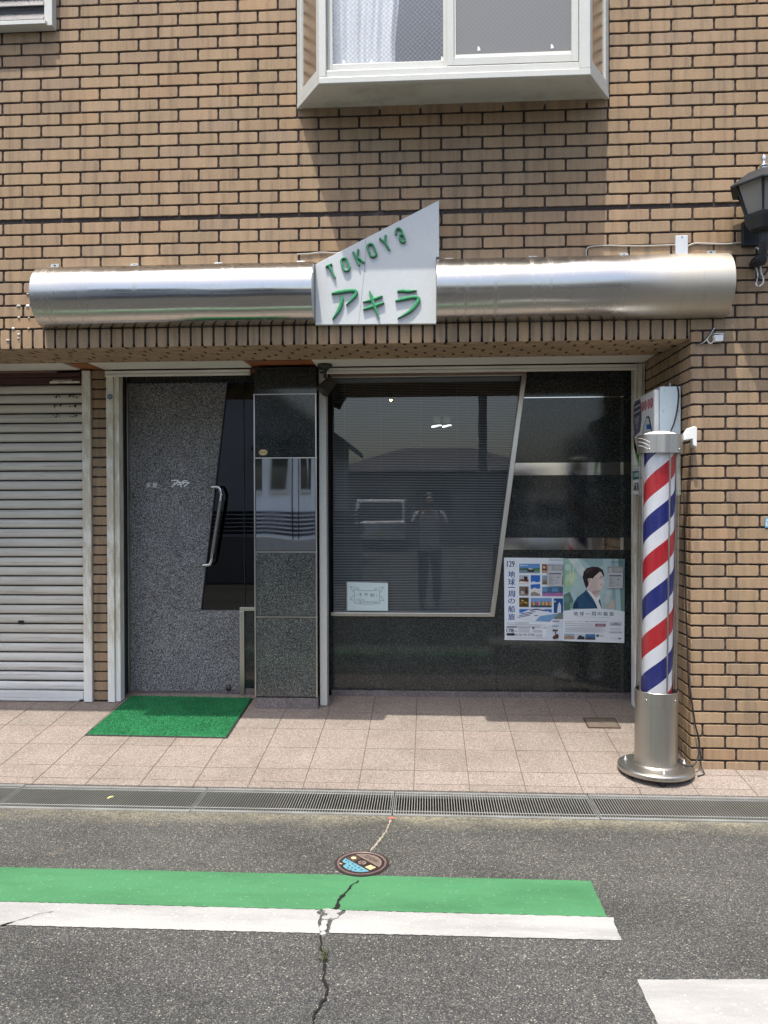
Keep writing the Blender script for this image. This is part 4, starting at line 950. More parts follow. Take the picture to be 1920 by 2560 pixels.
g = MB(); n_ = 40; core = spline([(LC.x, LC.y, 2.972), (LC.x, LC.y, 2.922), (LC.x + 0.005, LC.y + 0.02, 2.862), (LC.x + 0.01, -0.15, 2.822), (LC.x + 0.01, -0.03, 2.842)], 8); g.tube(core, 0.020, seg=10)
for ph in range(4):
    g.tube([Vector(p) + Vector((cos(i * 0.55 + ph * pi / 2) * 0.017, sin(i * 0.55 + ph * pi / 2) * 0.006, sin(i * 0.55 + ph * pi / 2) * 0.016 if i > 14 else 0)) for i, p in enumerate(core)], 0.008, seg=6)
g.build('arm', M['darkiron'], LN)
part('wall_plate', M['darkiron'], lambda g: g.prism([(LC.x - 0.045, -0.034, 2.947), (LC.x + 0.045, -0.034, 2.947), (LC.x + 0.045, -0.034, 3.082), (LC.x, -0.034, 3.112), (LC.x - 0.045, -0.034, 3.082)], (0, 0.033, 0)), LN, 0.004)
JB2 = empty('junction_box', on_y(1893, 652, -0.05), 'black junction box with looped white wires under the lantern', 'junction box')
a, b = on_y(1881, 641, -0.05), on_y(1906, 662, -0.05)
g = MB(); g.prism([(a.x + 0.014, -0.07, a.z), (b.x, -0.07, a.z + 0.004), (b.x, -0.07, a.z - 0.018), (b.x - 0.01, -0.07, b.z), (a.x + 0.004, -0.07, b.z), (a.x, -0.07, b.z + 0.016)], (0, 0.066, 0)); g.build('case', M['darkiron'], JB2, 0.003)
for k, pts in enumerate([[(1890, 618), (1900, 628), (1904, 645), (1902, 660), (1902, 680), (1908, 695), (1907, 708), (1898, 716)], [(1886, 660), (1892, 675), (1894, 690), (1890, 708), (1894, 716)], [(1889, 662), (1897, 680), (1896, 700), (1891, 690), (1890, 706)]]):
    g = MB(); g.tube(spline([on_y(x, y, -0.035) for x, y in pts], 5), 0.0045, seg=8); g.build('wire', M['plastic' if k < 2 else 'blackcable'], JB2)
cable('black cable curving off beside the lantern wires', [(1903, 692), (1912, 684), (1920, 672), (1930, 650)], 0.005, 'blackcable', -0.03)

# address plate at the right edge of the pier
AP = empty('address_plate', on_y(1925, 1306, -0.004), 'small blue address plate on the brick pier', 'address plate')
g = MB(); a, b = on_y(1912.5, 1294, -0.003), on_y(1934, 1319, -0.003); g.box(a.x, b.x, -0.004, 0.0012, b.z, a.z, 0, (0.10, 0.30, 0.42))
fn = lambda u, v: (u, -0.0046, v)
put_text(g, '大', fn, a.x + 0.004, a.z - 0.026, 0.018, 0.020, 0, (0.85, 0.9, 0.92), 0.01); put_text(g, '町', fn, a.x + 0.004, b.z + 0.006, 0.018, 0.022, 0, (0.85, 0.9, 0.92), 0.01); g.build('plate', M['print'], AP)

# brown spot lamp under the lintel
SL = empty('spot_lamp', (-0.74, 0.76, 2.46), 'dark brown spot lamp hanging from the lintel by the pillar', 'spot lamp')
sb = on_y(812, 917, 0.80)
g = MB(); g.lathe([(0.0, 2.4655), (0.050, 2.4655), (0.050, 2.450), (0.044, 2.442), (0.030, 2.437), (0.027, 2.428), (0.0, 2.428)], sb.x, 0.80, seg=28); g.build('base', M['lampbrown'], SL)
g = MB(); g.lathe([(0.016, 2.429), (0.016, 2.412), (0.011, 2.408), (0.011, 2.37)], sb.x, 0.80, seg=16); g.build('stem', M['lampbrown'], SL)
pa, pb = on_y(831, 950, 0.80), on_y(803, 985, 0.80); ax = Vector((pb.x - pa.x, -0.035, pb.z - pa.z)).normalized(); pa = Vector((pa.x, 0.80, pa.z)); L_ = 0.118
e1 = ax.orthogonal().normalized(); e2 = ax.cross(e1)
def can(prof): return [[pa + ax * d + e1 * r * cos(2 * pi * k / 24) + e2 * r * sin(2 * pi * k / 24) for k in range(24)] for r, d in prof]
g = MB(); g.loops(can([(0.020, -0.006), (0.036, 0.0), (0.040, 0.010), (0.042, 0.05), (0.050, 0.105), (0.0515, 0.112), (0.046, 0.112), (0.040, 0.07), (0.001, 0.065)]), 0, None, True, True, True, False); g.build('head', M['lampbrown'], SL)

# stickers
def sticker(name, label, c, rx, rz, Y, col, lines):
    g = MB(); g.poly([(c.x + rx * cos(2 * pi * k / 28), Y, c.z + rz * sin(2 * pi * k / 28)) for k in range(28)], 0, col)
    for u0, u1, v0, v1, cl in lines: g.quad((c.x + u0 * rx, Y - 0.0004, c.z + v0 * rz), (c.x + u1 * rx, Y - 0.0004, c.z + v0 * rz), (c.x + u1 * rx, Y - 0.0004, c.z + v1 * rz), (c.x + u0 * rx, Y - 0.0004, c.z + v1 * rz), 0, cl)
    return g.build(name, M['print'], label=label, cat='sticker')
c_ = on_y(275.5, 992, 0.925); sticker('sticker', 'round blue sticker high on the cream door post', c_, 0.0215, 0.018, 0.9235, (0.07, 0.16, 0.22), [(-0.95, 0.95, 0.05, 0.28, (0.35, 0.5, 0.58)), (-0.85, 0.85, -0.45, -0.25, (0.25, 0.4, 0.48)), (-0.8, 0.8, -0.15, -0.02, (0.03, 0.08, 0.12))])
c_ = on_y(658, 1131, PY); sticker('sticker', 'oval gold sticker on the upper granite panel of the pillar', c_, 0.030, 0.0205, PY - 0.0012, (0.50, 0.40, 0.20), [(-0.75, 0.75, -0.15, 0.12, (0.30, 0.2, 0.08)), (-0.6, 0.6, 0.35, 0.5, (0.62, 0.52, 0.3)), (-0.6, 0.6, -0.55, -0.42, (0.62, 0.52, 0.3))])

# ================================================================== THINGS BEHIND AND ON THE SHOP WINDOW
# venetian blind behind the pane
g = MB(); z = 0.722; xb0, xb1 = -0.70, 0.665
while z < 2.395:
    y = 1.192; t = 0.0058; c = 0.96 + 0.08 * rnd.random(); zz = [0.0006 * sin(k * 1.3 + z * 40) for k in range(5)]
    xs = [xb0 + (xb1 - xb0) * k / 4 for k in range(5)]
    rows = [[(x, y - t, z - 0.0030 + zz[k]) for k, x in enumerate(xs)], [(x, y, z + 0.0008 + zz[k]) for k, x in enumerate(xs)], [(x, y + t, z + 0.0026 + zz[k]) for k, x in enumerate(xs)]]
    g.loops(rows, 0, None, True, False); z += 0.01185
VB = empty('venetian_blind', (0, 1.19, 0.71), 'closed grey slatted venetian blind behind the raked shop window', 'blind')
g.build('slats', M['blind'], VB, fix=False)
part('head_rail', M['blind'], lambda g: g.box(xb0, xb1, 1.185, 1.205, 2.398, 2.425), VB)
for x_ in (X_at(862, 1.18), X_at(952, 1.18), X_at(1053, 1.18), X_at(1143, 1.18)):
    part('ladder_cord', M['cable'], lambda g: g.tube([(x_, 1.1835, 0.715), (x_, 1.1835, 2.40)], 0.0017, seg=5), VB)
part('bottom_rail', M['blind'], lambda g: g.box(xb0, xb1, 1.184, 1.200, 0.7105, 0.7165), VB)
# lit ceiling tubes and a small bulb inside, seen through the slats
def lampmat(name, col, k):
    a = N(name); e = a.n('Emission', Color=(*col, 1), Strength=k); return a.done(e.outputs[0])
tubeL, bulbL = lampmat('lit_tube', (0.95, 1.0, 0.98), 1.6), lampmat('lit_bulb', (1.0, 0.62, 0.28), 8.0)
for i, x_ in enumerate((X_at(1090, 2.0), X_at(1117, 2.0))):
    T_ = empty('ceiling_tube_lamp', (x_, 2.4, 2.52), ['lit fluorescent tube on the shop ceiling, nearer the pillar', 'lit fluorescent tube on the shop ceiling, nearer the raked frame'][i], 'tube lamp', 'lit tubes on the shop ceiling')
    part('tube', tubeL, lambda g: g.tube([(x_ - 0.03, 2.0, 2.15), (x_ + 0.05, 2.6, 2.22)], 0.008, seg=10), T_); part('holder', M['darkroom'], lambda g: g.box(x_ - 0.02, x_ + 0.04, 1.97, 2.55, 2.235, 2.25), T_)
bp_ = on_y(977, 1000, 1.9)
BL = empty('ceiling_bulb', bp_, 'tiny lit warm bulb glowing through the window blind', 'bulb')
g = MB(); g.lathe([(0.001, bp_.z - 0.012), (0.010, bp_.z - 0.006), (0.012, bp_.z), (0.008, bp_.z + 0.008), (0.001, bp_.z + 0.010)], bp_.x, bp_.y, seg=12); g.build('bulb', bulbL, BL)
g = MB(); g.lathe([(0.007, bp_.z + 0.008), (0.007, 2.60)], bp_.x, bp_.y, seg=8); g.build('pendant', M['black'], BL)

# small printed things: layered flat shapes with their own ink colours
class Sheet(MB):
    """fn maps sheet coordinates to metres; each ink layer sits a hair in front of the last"""
    def __init__(s, fn): super().__init__(); s.fn = fn; s.k = 0
    def p(s, pts, col): s.k += 1; s.poly([s.fn(u, v, s.k) for u, v in pts], 0, col)
    def r(s, u0, v0, u1, v1, col): s.p([(u0, v0), (u1, v0), (u1, v1), (u0, v1)], col)
    def t(s, body, u, v, w_, h_, col, bold=0.0): 
        for dx in ((0.0,) if not bold else (-0.5 * bold * h_, 0.5 * bold * h_)):   # a second pass thickens the strokes
            s.k += 1; k = s.k; put_text(s, body, lambda a, b: s.fn(a + dx, -b, k), u, -(v + h_), w_, h_, 0, col)
    def line(s, pts, wd, col):
        s.k += 1; k = s.k
        for p, q in zip(pts, pts[1:]):
            d = Vector((q[0] - p[0], q[1] - p[1])); L_ = d.length or 1; nn = (-d.y / L_ * wd / 2, d.x / L_ * wd / 2)
            s.poly([s.fn(p[0] + nn[0], p[1] + nn[1], k), s.fn(q[0] + nn[0], q[1] + nn[1], k), s.fn(q[0] - nn[0], q[1] - nn[1], k), s.fn(p[0] - nn[0], p[1] - nn[1], k)], 0, col)
def L(r, g_, b): return tuple(((c / 255 + 0.055) / 1.055) ** 2.4 * 0.93 if c > 10 else c / 255 / 12.92 for c in (r, g_, b))

# reservation notice taped inside the pane
na, nb = on_y(868, 1455, 1.128), on_y(970, 1527, 1.128)
nk = (nb.x - na.x) / 1050                                  # crop units -> metres
def nfn(u, v, k): return (na.x + (u - 300) * nk, 1.1265 - 0.00005 * k, na.z - (v - 375) * nk)
NT = Sheet(nfn)
NT.r(268, 355, 1355, 1120, L(120, 128, 128)); NT.p([(300, 375), (1350, 402), (1348, 1112), (300, 1112)], L(205, 222, 220))
ink = L(70, 85, 90)
for pts in ([(480, 560), (620, 590), (810, 602), (1000, 590), (1135, 575)], [(1135, 575), (1138, 925)], [(480, 560), (480, 905)], [(480, 905), (640, 935), (810, 945), (980, 938), (1138, 925)], [(500, 515), (375, 485), (450, 620)], [(520, 520), (590, 530), (585, 580)], [(1120, 525), (1240, 495), (1160, 640)], [(1080, 530), (1020, 545), (1020, 580)], [(450, 720), (375, 825), (450, 845)], [(1160, 725), (1240, 845), (1160, 860)]): NT.line(pts, 9, ink)
NT.t('☆', 505, 660, 65, 85, L(165, 180, 180)); NT.t('予', 600, 655, 75, 95, ink, .01); NT.t('約', 752, 650, 80, 80, ink, .01); NT.t('制', 900, 665, 90, 90, ink, .01); NT.t('で', 1035, 705, 40, 50, ink); NT.t('ごめんね', 525, 805, 220, 50, ink); NT.t('TEL 0748-74-0037', 590, 868, 520, 42, ink)
NT.build('reservation_notice', M['print'], label='small white handwritten notice inside the bottom of the shop window', cat='notice', fix=False)

# the two travel posters taped on the granite
pA, pB = on_y(1260, 1394, YG - 0.006), on_y(1561, 1397, YG - 0.006); PK = (pB.x - pA.x) / (1608 - 48)
def pfn(dy): return lambda u, v, k: (pA.x + (u - 48) * PK, YG - dy - 0.00005 * k, pA.z - (v - 75) * PK)
W_ = L(232, 240, 246); BLUE = L(38, 72, 140); DK = L(60, 60, 66); GR = L(140, 142, 150)
A = Sheet(pfn(0.0045))
A.p([(48, 75), (822, 82), (815, 1166), (55, 1160)], W_); A.p([(600, 980), (822, 900), (815, 1166), (580, 1166)], L(214, 226, 236))
A.p([(144 + 74 * cos(t * pi / 16), 164 + 72 * sin(t * pi / 16)) for t in range(32)], L(200, 208, 216)); A.p([(144 + 70 * cos(t * pi / 16), 164 + 68 * sin(t * pi / 16)) for t in range(32)], W_)
A.t('129', 90, 120, 95, 78, L(30, 44, 84), .06); A.t('PEACE BOAT', 640, 98, 176, 18, L(40, 50, 70))
for i, ch in enumerate('地球一周の船旅'):
    y_ = 252 + [0, 100, 210, 258, 362, 458, 560][i]; h_ = [85, 88, 12, 84, 66, 86, 86][i]
    A.t(ch, 102, y_, 88, h_, BLUE, .05)
def photo(u0, v0, u1, v1, sky, mid, low, bits=()):
    A.r(u0, v0, u1, v1, L(*sky)); h_ = v1 - v0; w_ = u1 - u0
    A.p([(u0, v0 + h_ * .5), (u0 + w_ * .3, v0 + h_ * .42), (u0 + w_ * .6, v0 + h_ * .52), (u1, v0 + h_ * .45), (u1, v1), (u0, v1)], L(*mid)); A.p([(u0, v0 + h_ * .72), (u0 + w_ * .5, v0 + h_ * .68), (u1, v0 + h_ * .75), (u1, v1), (u0, v1)], L(*low))
    for (a, b, c, d, col) in bits: A.p([(u0 + a * w_, v0 + b * h_), (u0 + (a + c) * w_, v0 + (b + .08) * h_), (u0 + (a + c * .9) * w_, v0 + (b + d) * h_), (u0 + a * w_ * 1.02, v0 + (b + d * .9) * h_)], L(*col))
photo(246, 156, 516, 278, (96, 150, 205), (70, 110, 90), (120, 150, 160), [(.05, .1, .4, .12, (215, 228, 240)), (.38, .6, .36, .3, (60, 50, 45)), (.45, .45, .2, .18, (210, 205, 195)), (.78, .55, .2, .28, (90, 150, 50))])
photo(543, 160, 607, 278, (150, 80, 55), (110, 55, 40), (190, 150, 120), [(.2, .2, .5, .3, (225, 190, 160))])
photo(246, 306, 368, 426, (180, 190, 200), (110, 70, 55), (225, 215, 210), [(.5, .1, .4, .5, (50, 35, 30)), (.1, .65, .5, .2, (240, 235, 230))])
A.r(396, 306, 518, 578, L(48, 105, 190)); A.p([(396, 400), (430, 385), (480, 400), (518, 390), (518, 420), (450, 425), (396, 430)], L(220, 232, 244)); A.p([(396, 490), (450, 470), (518, 480), (518, 578), (396, 578)], L(225, 225, 222)); A.p([(455, 480), (490, 462), (512, 485)], L(60, 110, 190)); A.p([(396, 540), (440, 520), (518, 555), (518, 578), (396, 578)], L(150, 140, 130))
photo(545, 308, 607, 428, (140, 165, 185), (150, 130, 100), (120, 105, 80)); photo(800, 310, 820, 430, (160, 140, 120), (150, 120, 90), (120, 100, 80))
photo(246, 454, 368, 576, (120, 100, 88), (84, 66, 58), (150, 135, 125), [(.15, .45, .4, .35, (190, 180, 165)), (.65, .1, .2, .8, (60, 45, 40))])
A.r(545, 458, 821, 580, L(96, 150, 190)); A.r(545, 520, 821, 552, L(88, 110, 140))
for q in (615, 635, 655, 755, 775, 795): A.r(q, 470, q + 12, 530, L(62, 78, 96))
A.p([(545, 550), (600, 538), (690, 548), (760, 536), (821, 545), (821, 580), (545, 580)], L(176, 110, 165))
photo(246, 602, 370, 724, (70, 58, 30), (130, 105, 45), (90, 72, 38), [(.2, .2, .3, .2, (200, 170, 90)), (.55, .4, .3, .2, (190, 160, 80)), (.3, .6, .4, .2, (60, 50, 25))])
A.r(396, 606, 668, 728, L(120, 160, 205)); A.r(396, 700, 668, 728, L(60, 80, 100))
for q, col in zip(range(400, 664, 24), [(170, 110, 70), (200, 160, 90), (90, 120, 150), (190, 80, 80), (210, 150, 150), (80, 140, 130), (205, 175, 100), (180, 120, 80), (210, 190, 130), (190, 90, 60), (200, 170, 90)]): A.p([(q, 702), (q, 655 + q % 17), (q + 12, 640 + q % 13), (q + 23, 655 + q % 17), (q + 23, 702)], L(*col))
A.r(695, 610, 821, 830, L(22, 80, 140)); A.p([(735, 800), (750, 690), (770, 655), (788, 700), (790, 800)], L(215, 225, 235)); A.p([(695, 800), (821, 795), (821, 880), (695, 880)], L(120, 130, 120)); A.p([(712 + 10 * cos(t), 650 + 10 * sin(t)) for t in [k * pi / 6 for k in range(12)]], L(240, 245, 250))
photo(246, 752, 668, 850, (60, 120, 200), (200, 215, 230), (170, 160, 140))
A.p([(190, 855), (300, 790), (400, 748), (500, 738), (590, 765), (660, 800), (770, 805), (690, 870), (640, 915), (420, 908), (260, 890)], L(226, 232, 240)); A.p([(450, 908), (520, 840), (770, 805), (690, 870), (640, 915)], L(120, 165, 205)); A.p([(380, 762), (470, 745), (610, 772), (600, 782), (470, 760), (390, 775)], L(30, 45, 70))
for j in range(3): A.line([(225 + j * 20, 862 - j * 24), (385 + j * 35, 830 - j * 24)], 10, L(70, 85, 110))
A.r(440, 832, 490, 842, L(60, 70, 95))
A.t('U6 ピースボート地球一周の船旅 出航日決定', 80, 925, 290, 16, DK); A.line([(75, 950), (600, 962)], 3, DK)
for y_ in (972, 984): A.line([(120, y_), (520, y_ + 6)], 3, GR)
A.r(76, 982, 214, 994, L(40, 40, 44)); A.t('178', 78, 1010, 92, 48, L(40, 40, 46), .05); A.t('万円', 176, 1034, 40, 22, DK); A.p([(78, 1076), (90, 1070), (180, 1070), (190, 1086), (180, 1102), (90, 1102), (76, 1090)], L(44, 44, 48)); A.t('0120-95-3740', 198, 1074, 246, 32, L(50, 50, 56))
for y_ in (990, 1002, 1014, 1030, 1042, 1054): A.line([(228, y_), (385, y_)], 4, L(170, 172, 180))
A.p([(414, 985), (440, 985), (440, 1010), (414, 1010)], L(60, 90, 75)); A.t('ピースボートと検索', 448, 986, 145, 18, DK)
for y_ in (1030, 1042, 1054, 1084, 1096, 1108): A.line([(416 if y_ < 1080 else 462, y_), (545, y_)], 4, L(150, 152, 160))
A.p([(680, 905), (770, 905), (770, 916), (680, 916)], GR); A.p([(674, 1022), (700, 1012), (706, 1022), (745, 1018), (748, 1036), (722, 1042), (722, 1080), (756, 1078), (756, 1130), (700, 1146), (676, 1128), (690, 1098), (712, 1096), (708, 1040), (680, 1042)], L(92, 58, 46)); A.t('Peace Boat', 682, 898, 84, 16, L(60, 70, 90))
for y_ in (966, 978): A.line([(670, y_), (756, y_)], 5, GR)
for y_ in (1126, 1138): A.line([(80, y_), (590, y_)], 3, L(160, 162, 168))
A.build('travel_poster', M['print'], label='left travel poster with small photos, a white ship and big blue 地球一周の船旅', cat='poster', group='travel posters on the granite wall', fix=False)

C2 = Sheet(pfn(0.0135))
C2.p([(818, 84), (1610, 90), (1602, 1188), (812, 1166)], W_)
C2.p([(818, 84), (1610, 90), (1606, 776), (1460, 752), (1260, 738), (1040, 748), (818, 772)], L(178, 206, 208))
C2.p([(818, 84), (1000, 86), (980, 300), (900, 520), (818, 520)], L(160, 200, 178)); C2.p([(850, 300), (960, 260), (1000, 330), (930, 430), (850, 420)], L(196, 220, 180)); C2.p([(820, 560), (900, 520), (950, 640), (900, 760), (820, 768)], L(92, 128, 120)); C2.p([(880, 90), (1000, 86), (1110, 250), (1060, 330)], L(214, 230, 226))
C2.p([(1040, 86), (1330, 88), (1330, 180), (1180, 200)], L(150, 184, 186)); C2.p([(1440, 90), (1480, 90), (1500, 760), (1440, 752)], L(150, 186, 190)); C2.p([(1525, 90), (1610, 90), (1606, 776), (1560, 768)], L(120, 152, 148)); C2.p([(1325, 560), (1450, 540), (1460, 752), (1330, 742)], L(170, 190, 188))
skin = L(222, 208, 200); C2.p([(1110, 480), (1250, 480), (1290, 570), (1240, 640), (1120, 560)], L(208, 190, 182))
C2.p([(1118, 330), (1150, 240), (1290, 240), (1330, 280), (1338, 330), (1340, 378), (1350, 402), (1336, 412), (1334, 440), (1322, 452), (1320, 480), (1300, 500), (1240, 496), (1180, 520), (1125, 450)], skin)
C2.p([(1066, 330), (1080, 260), (1120, 212), (1190, 192), (1270, 196), (1325, 232), (1345, 290), (1336, 330), (1312, 268), (1290, 256), (1250, 290), (1210, 330), (1196, 352), (1176, 340), (1150, 352), (1140, 440), (1112, 476), (1090, 420)], L(44, 36, 36))
C2.p([(1196, 352), (1230, 330), (1262, 345), (1250, 420), (1262, 470), (1240, 496), (1180, 520), (1150, 470)], L(212, 194, 186)); C2.p([(1290, 360), (1340, 378), (1350, 402), (1330, 408), (1296, 396)], L(232, 216, 206)); C2.p([(1180, 520), (1240, 496), (1300, 500), (1262, 540), (1200, 560)], L(190, 168, 160)); C2.p([(1100, 240), (1150, 214), (1220, 206), (1180, 236), (1110, 300)], L(74, 60, 58)); C2.p([(1230, 210), (1290, 222), (1320, 260), (1280, 236)], L(66, 54, 52))
for (cx_, cy2, rr, col) in ((870, 200, 34, (196, 224, 208)), (930, 360, 30, (206, 226, 190)), (880, 420, 26, (176, 206, 160)), (990, 430, 34, (176, 214, 200)), (1010, 560, 40, (170, 200, 200)), (1000, 180, 40, (196, 220, 218)), (1380, 620, 44, (186, 204, 204)), (1400, 540, 30, (196, 212, 212)), (860, 620, 36, (110, 146, 138)), (930, 700, 30, (130, 164, 150))): C2.p([(cx_ + rr * cos(t * pi / 8), cy2 + rr * 1.3 * sin(t * pi / 8)) for t in range(16)], L(*col))
C2.p([(1130, 350), (1160, 340), (1176, 372), (1160, 402), (1136, 390)], L(206, 178, 168)); C2.line([(1282, 344), (1314, 340)], 7, L(60, 48, 46)); C2.line([(1290, 430), (1322, 426)], 6, L(170, 110, 110)); C2.line([(1290, 322), (1322, 320)], 6, L(60, 48, 46))
C2.p([(938, 742), (952, 660), (1000, 590), (1090, 520), (1112, 488), (1180, 580), (1240, 680), (1262, 738), (1100, 742)], L(46, 88, 122)); C2.p([(1262, 738), (1240, 650), (1290, 612), (1316, 740)], L(46, 88, 122)); C2.p([(1112, 488), (1170, 520), (1240, 600), (1284, 560), (1290, 600), (1270, 640), (1310, 742), (1262, 738), (1210, 620)], L(236, 240, 242)); C2.line([(1090, 530), (1150, 610), (1250, 730)], 8, L(24, 52, 80)); C2.p([(938, 742), (960, 680), (1000, 640), (1010, 742)], L(24, 56, 86))
C2.p([(1392, 720), (1410, 670), (1440, 630), (1475, 620), (1500, 626), (1470, 650), (1482, 700), (1468, 752)], L(205, 190, 178)); C2.line([(1470, 200), (1470, 640)], 6, L(120, 140, 140))
C2.p([(818, 772), (1040, 748), (1260, 738), (1460, 752), (1606, 776), (1602, 1188), (812, 1166)], W_)
C2.t('PEACE BOAT', 1432, 122, 152, 18, L(40, 60, 60))
for i, ch in enumerate('地球一周の船旅'): C2.t(ch, 950 + i * 77, [780, 780, 806, 780, 786, 780, 780][i], 54, [54, 54, 7, 54, 44, 54, 54][i], L(52, 90, 100), .04)
for i in range(9): C2.line([(905, 130 + i * 28), (905, 146 + i * 28)], 12, L(226, 236, 234)); C2.line([(945, 126 + i * 28), (945, 142 + i * 28)], 12, L(226, 236, 234))
C2.line([(990, 848), (1420, 856)], 3, L(160, 172, 182)); C2.t('Voyage120 ピースボート地球一周の船旅 2025年4月', 832, 900, 552, 22, L(110, 112, 122))
for y_ in (938, 962): C2.line([(836, y_), (1200, y_ + 4)], 6, L(160, 164, 174))
C2.r(1224, 936, 1363, 974, L(150, 96, 118)); C2.t('118万円より', 1245, 946, 110, 18, L(235, 225, 232)); C2.r(1415, 914, 1568, 964, L(196, 200, 206)); C2.line([(1440, 946), (1545, 946)], 6, DK); C2.line([(1465, 930), (1520, 930)], 6, DK)
for y_ in range(984, 1052, 9): C2.line([(836, y_), (1370 - (y_ * 7) % 90, y_ + 3)], 3, L(186, 192, 198))
for y_ in (996, 1012): C2.line([(1420, y_), (1560, y_)], 4, L(176, 182, 188))
C2.t('0120-95-3740', 1412, 1036, 158, 24, L(70, 74, 84))
C2.r(826, 1068, 960, 1142, L(160, 186, 205)); C2.p([(826, 1100), (890, 1086), (960, 1104), (960, 1142), (826, 1142)], L(160, 140, 120)); C2.r(965, 1072, 1094, 1144, L(205, 214, 224)); C2.p([(990, 1144), (1010, 1100), (1040, 1084), (1070, 1110), (1084, 1090), (1094, 1144)], L(50, 52, 62)); C2.r(1099, 1074, 1228, 1146, L(70, 120, 180)); C2.p([(1099, 1116), (1160, 1110), (1228, 1120), (1228, 1146), (1099, 1146)], L(70, 80, 90))
C2.p([(1242, 1078), (1276, 1078), (1276, 1108), (1242, 1108)], L(70, 100, 88)); C2.line([(1286, 1086), (1336, 1086)], 4, GR); C2.line([(1286, 1100), (1336, 1100)], 4, GR); C2.r(1526, 1120, 1557, 1137, L(120, 60, 80)); C2.line([(1420, 1128), (1515, 1128)], 3, L(180, 186, 190))
C2.build('travel_poster', M['print'], label='right travel poster with a dark haired man in a blue jacket over pale green', cat='poster', group='travel posters on the granite wall', fix=False)
def formpad(u0, v0, label, sk):
    f0 = pfn(0.030); P_ = Sheet(lambda u, v, k: f0(u, v, k))
    P_.p([(u0, v0), (u0 + 200, v0 + 6), (u0 + 188, v0 + 285), (u0 - 6 + sk, v0 + 280)], L(196, 200, 204)); P_.p([(u0 - 4, v0), (u0 + 204, v0 + 4), (u0 + 198, v0 + 84), (u0, v0 + 78)], L(160, 162, 164)); P_.p([(u0 + 10, v0 + 22), (u0 + 60, v0 + 18), (u0 + 55, v0 + 76), (u0 + 12, v0 + 74)], L(188, 190, 192)); P_.p([(u0 + 84, v0 + 14), (u0 + 190, v0 + 20), (u0 + 186, v0 + 66), (u0 + 80, v0 + 62)], L(178, 180, 182))
    P_.line([(u0 + 18, v0 + 122), (u0 + 176, v0 + 122)], 13, L(44, 44, 48))
    for q in range(7): P_.line([(u0 + 18, v0 + 142 + q * 18), (u0 + 172, v0 + 143 + q * 18)], 3, L(150, 152, 156)); P_.line([(u0 + 18, v0 + 150 + q * 18), (u0 + 40 + (q * 37) % 60, v0 + 150 + q * 18)], 6, L(128, 130, 136))
    P_.line([(u0 + 120, v0 + 170), (u0 + 150, v0 + 168)], 8, L(90, 92, 98)); P_.line([(u0 + 112, v0 + 232), (u0 + 130, v0 + 230)], 8, L(90, 92, 98))
    c0 = f0(u0 + 100, v0 + 40, 0); q = [f0(u0, v0, 0), f0(u0 + 200, v0 + 6, 0), f0(u0 + 188, v0 + 285, 0), f0(u0 - 6 + sk, v0 + 280, 0)]
    P_.prism([Vector(p) + Vector((0, 0.0008, 0)) for p in q], (0, 0.0085, 0), 0, L(190, 192, 194))
    P_.build('form_pad', M['print'], label=label, cat='form pad', group='reply form pads on the posters', fix=False)
formpad(608, 160, 'grey reply form pad stuck over the photos of the left travel poster', 6); formpad(1384, 186, 'grey reply form pad stuck beside the man on the right travel poster', -6)

# ------------------------------------------------------------------ lightbox sign on the pier's return wall
LX, LY0, LY1, LZ0, LZ1 = 1.335, 0.150, 0.650, 1.548, 2.19
LB = empty('lightbox_sign', (1.41, 0.4, 1.55), 'white projecting lightbox sign with shop lettering behind the barber pole', 'sign')
g = MB(); g.prism([(LX + 0.030, LY0, LZ0), (1.485, LY0, LZ0), (1.485, LY0, LZ1), (LX + 0.030, LY0, LZ1)], (0, 0.5, 0)); g.build('case', M['bluewhite'], LB, 0.003)
g = MB(); g.box(LX, LX + 0.0295, LY0 + 0.012, LY1 - 0.005, LZ0 + 0.012, LZ1 - 0.014); g.build('face_panel', M['plastic'], LB, 0.008)
for (x_, z_) in ((LX + 0.055, LZ1 - 0.02), (1.465, LZ1 - 0.02), (LX + 0.048, LZ1 - 0.145), (1.472, LZ1 - 0.145), (1.470, 1.86), (1.465, 1.58)):
    g = MB(); g.lathe([(0.0045, 0), (0.0045, 0.0015), (0.002, 0.003)], 0, 0, 0, None, 10, True, False, True); g.v = [(x_ + v[0], LY0 - v[2], z_ + v[1]) for v in g.v]; g.build('screw', M['galv'], LB)
fw, fh = LY1 - LY0 - 0.02, LZ1 - LZ0 - 0.03
FA = Sheet(lambda u, v, k: (LX - 0.0006 - 0.00008 * k, LY1 - 0.008 - u * fw, LZ1 - 0.016 - v * fh))
lo = L(96, 92, 108)
FA.p([(0.03, 0.06), (0.10, 0.02), (0.36, 0.02), (0.42, 0.08), (0.44, 0.24), (0.36, 0.36), (0.05, 0.40), (0.02, 0.22)], L(120, 120, 128)); FA.p([(0.04, 0.065), (0.11, 0.03), (0.35, 0.03), (0.40, 0.09), (0.42, 0.24), (0.35, 0.345), (0.06, 0.385), (0.03, 0.22)], lo)
for j in range(5): FA.p([(0.08 - j * 0.006, 0.055 + j * 0.028), (0.37, 0.045 + j * 0.028), (0.375, 0.058 + j * 0.028), (0.075 - j * 0.006, 0.068 + j * 0.028)], L(200, 200, 208) if j % 2 else L(40, 36, 70))
FA.p([(0.10, 0.20), (0.32, 0.19), (0.22, 0.33)], L(170, 170, 180)); FA.t('S', 0.17, 0.20, 0.08, 0.09, L(60, 56, 76), .02)
